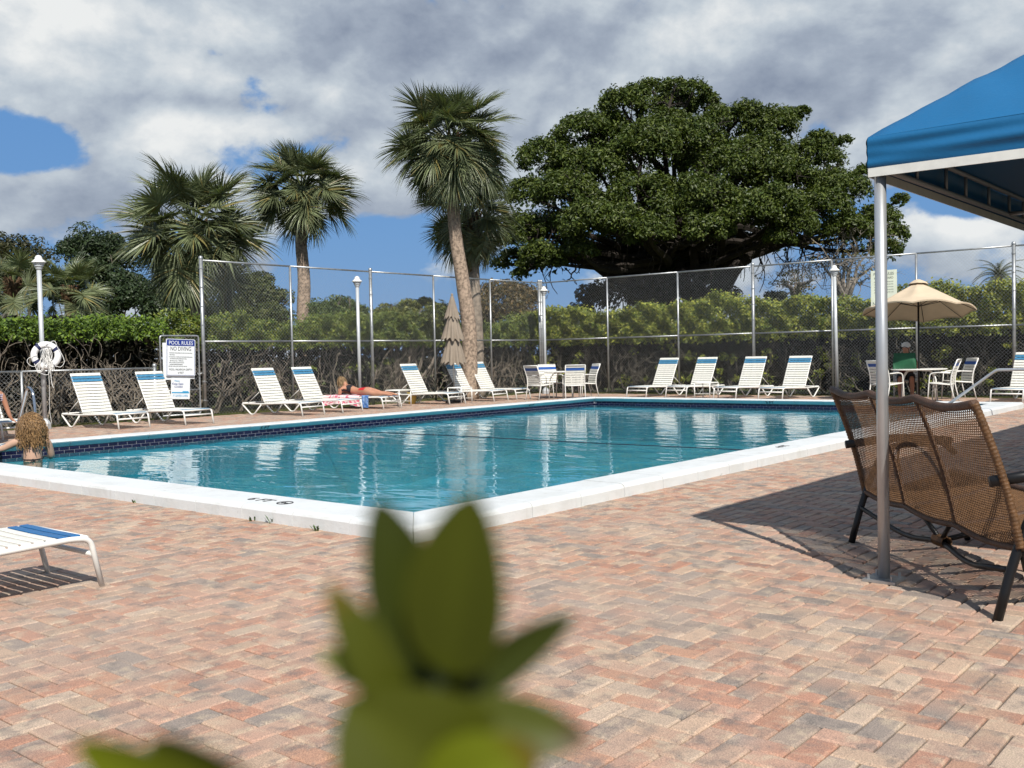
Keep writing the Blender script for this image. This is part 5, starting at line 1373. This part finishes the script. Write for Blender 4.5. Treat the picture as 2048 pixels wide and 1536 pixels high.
for i in range(13):
    t = i/12; row = []
    for k in range(32):
        a = 2*math.pi*k/32; cx_, sx_ = math.cos(a), math.sin(a); e_ = .28
        x = math.copysign(abs(cx_)**e_, cx_)*.25*(1-.06*t+.02*math.sin(5*t)); y = math.copysign(abs(sx_)**e_, sx_)*(.10-.035*t)+.012*math.sin(3*a+4*t)
        row.append((x, y, .36*t))
    row.append(row[0]); P.append(row)
b = MB(); b.grid(np.array(P)); b.obj('body', m_green, gbo, smooth=True)
for y in (-.055, .055):
    b = MB(); b.tube(smooth_path([(-.1, y, .34), (-.08, y, .46), (0, y, .50), (.08, y, .46), (.1, y, .34)], 6), .008, 6); b.obj('handle', m_navycloth, gbo, smooth=True)

# ================================================================== SMALL GREENERY AND FOREGROUND PLANT
def weed(px, py, h, n, label):
    g = G(px, py); g = g.copy(); b = MB()
    for k in range(n):
        a = rng.random()*6.28; L = h*(.5+.6*rng.random()); dv = np.array([math.cos(a)*.6, math.sin(a)*.6, 1.]); p = np.array([rng.normal()*.012, rng.normal()*.012, 0]); sv = np.array([-math.sin(a), math.cos(a), 0])*.004
        m_ = p+dv*L*.55; q = p+dv*L+np.array([0, 0, -.2*L])
        b.add([p-sv, p+sv, m_+sv*1.6, m_-sv*1.6, q], [[0, 1, 2, 3], [3, 2, 4, 4]])
    o = b.obj('weed', m_weed, loc=tuple(g)); return tag(o, label, 'weed', 'weeds along the pool coping')
for px, py, h, n, lb in ((175, 989, .05, 7, 'tiny grass tuft at the coping foot nearest the foreground lounger'), (272, 1005, .05, 6, 'thin grass tuft in the paver joint along the near coping'), (502, 1042, .05, 6, 'dark sprig at a coping joint below the 6 FT mark'), (543, 1046, .08, 5, 'dry spindly sprig below the depth mark'),
                         (634, 1062, .055, 12, 'bright green weed at the foot of the near coping'), (1466, 944, .07, 16, 'bushy weed at the foot of the coping opposite the tent'), (1440, 951, .03, 6, 'tiny weed beside the bushy one at the coping')):
    weed(px, py, h, n, lb)
PD = .70; fg = dep(880, 1700, .19*PD); plant = thing('foreground_plant', 'blurred green leafy sprig rising in the foreground', 'plant', (fg[0], fg[1], 0))
foff = np.array([fg[0], fg[1], 0])
def big_leaf(base, tip, width, d0, d1, col, roll=0., curve=.0, tipc=None):
    d0, d1 = d0*PD, d1*PD; A = dep(*base, d0); B = dep(*tip, d1); ax = B-A; L = np.linalg.norm(ax); ax = ax/L
    nrm_ = -fw-ax*(-fw@ax); nrm_ = nrmz(nrm_); sd_ = np.cross(ax, nrm_); nr = nrm_*math.cos(roll)+sd_*math.sin(roll); sd_ = np.cross(ax, nr)
    wd = width/2000*(d0+d1)/2; P = []; C = []
    for i in range(15):
        t = i/14; w_ = wd*.5*(math.sin(math.pi*min(1, t**.80))**.62)+.0006*(1-t); row = []
        c = A+ax*L*t+nr*(curve*L*math.sin(math.pi*t))
        for j in range(7):
            v = (j-3)/3; row.append(c+sd_*w_*v+nr*(.18*w_*(abs(v)-.3)))
            cc = np.array(col)*(1.15 if j == 3 else 1.0)
            if tipc is not None and t > .72: cc = cc*(1-(t-.72)/.28)+np.array(tipc)*(t-.72)/.28
            C.append(cc)
        P.append(row)
    b = MB(); b.grid(np.array(P)-foff, np.array(C)); return b.obj('leaf', m_fgleaf, plant, smooth=True)
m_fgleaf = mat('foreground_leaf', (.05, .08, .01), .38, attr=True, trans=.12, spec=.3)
DG, MG, BG = (.028, .036, .004), (.054, .062, .005), (.11, .13, .005)  # shade on the sprig is put into these darkened leaf colours
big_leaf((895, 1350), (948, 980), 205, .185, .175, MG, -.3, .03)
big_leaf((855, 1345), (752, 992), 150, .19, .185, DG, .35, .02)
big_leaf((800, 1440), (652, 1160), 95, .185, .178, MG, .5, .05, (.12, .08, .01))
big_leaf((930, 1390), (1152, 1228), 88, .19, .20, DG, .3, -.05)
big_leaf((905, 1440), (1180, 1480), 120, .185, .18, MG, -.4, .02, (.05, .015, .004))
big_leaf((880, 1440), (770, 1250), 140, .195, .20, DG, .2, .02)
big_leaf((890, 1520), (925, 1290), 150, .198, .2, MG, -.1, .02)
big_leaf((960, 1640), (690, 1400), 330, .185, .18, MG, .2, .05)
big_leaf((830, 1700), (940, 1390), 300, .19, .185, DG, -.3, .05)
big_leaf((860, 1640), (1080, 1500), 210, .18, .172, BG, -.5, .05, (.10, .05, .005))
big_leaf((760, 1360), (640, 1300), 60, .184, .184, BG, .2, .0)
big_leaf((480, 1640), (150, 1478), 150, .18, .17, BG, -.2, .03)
big_leaf((300, 1480), (560, 1600), 110, .175, .18, MG, .4, .03)
b = MB(); b.tube([(0, 0, 0), (.004, -.003, .5), dep(868, 1800, .192*PD)-foff, dep(872, 1600, .192*PD)-foff, dep(878, 1340, .19*PD)-foff], [.003, .0025, .0016, .0013, .0008], 7); b.tube([dep(700, 1900, .18*PD)-foff, dep(480, 1640, .18*PD)-foff], .0012, 6)
b.obj('stem', mat('plant_stem', (.06, .07, .02), .6), plant, smooth=True)
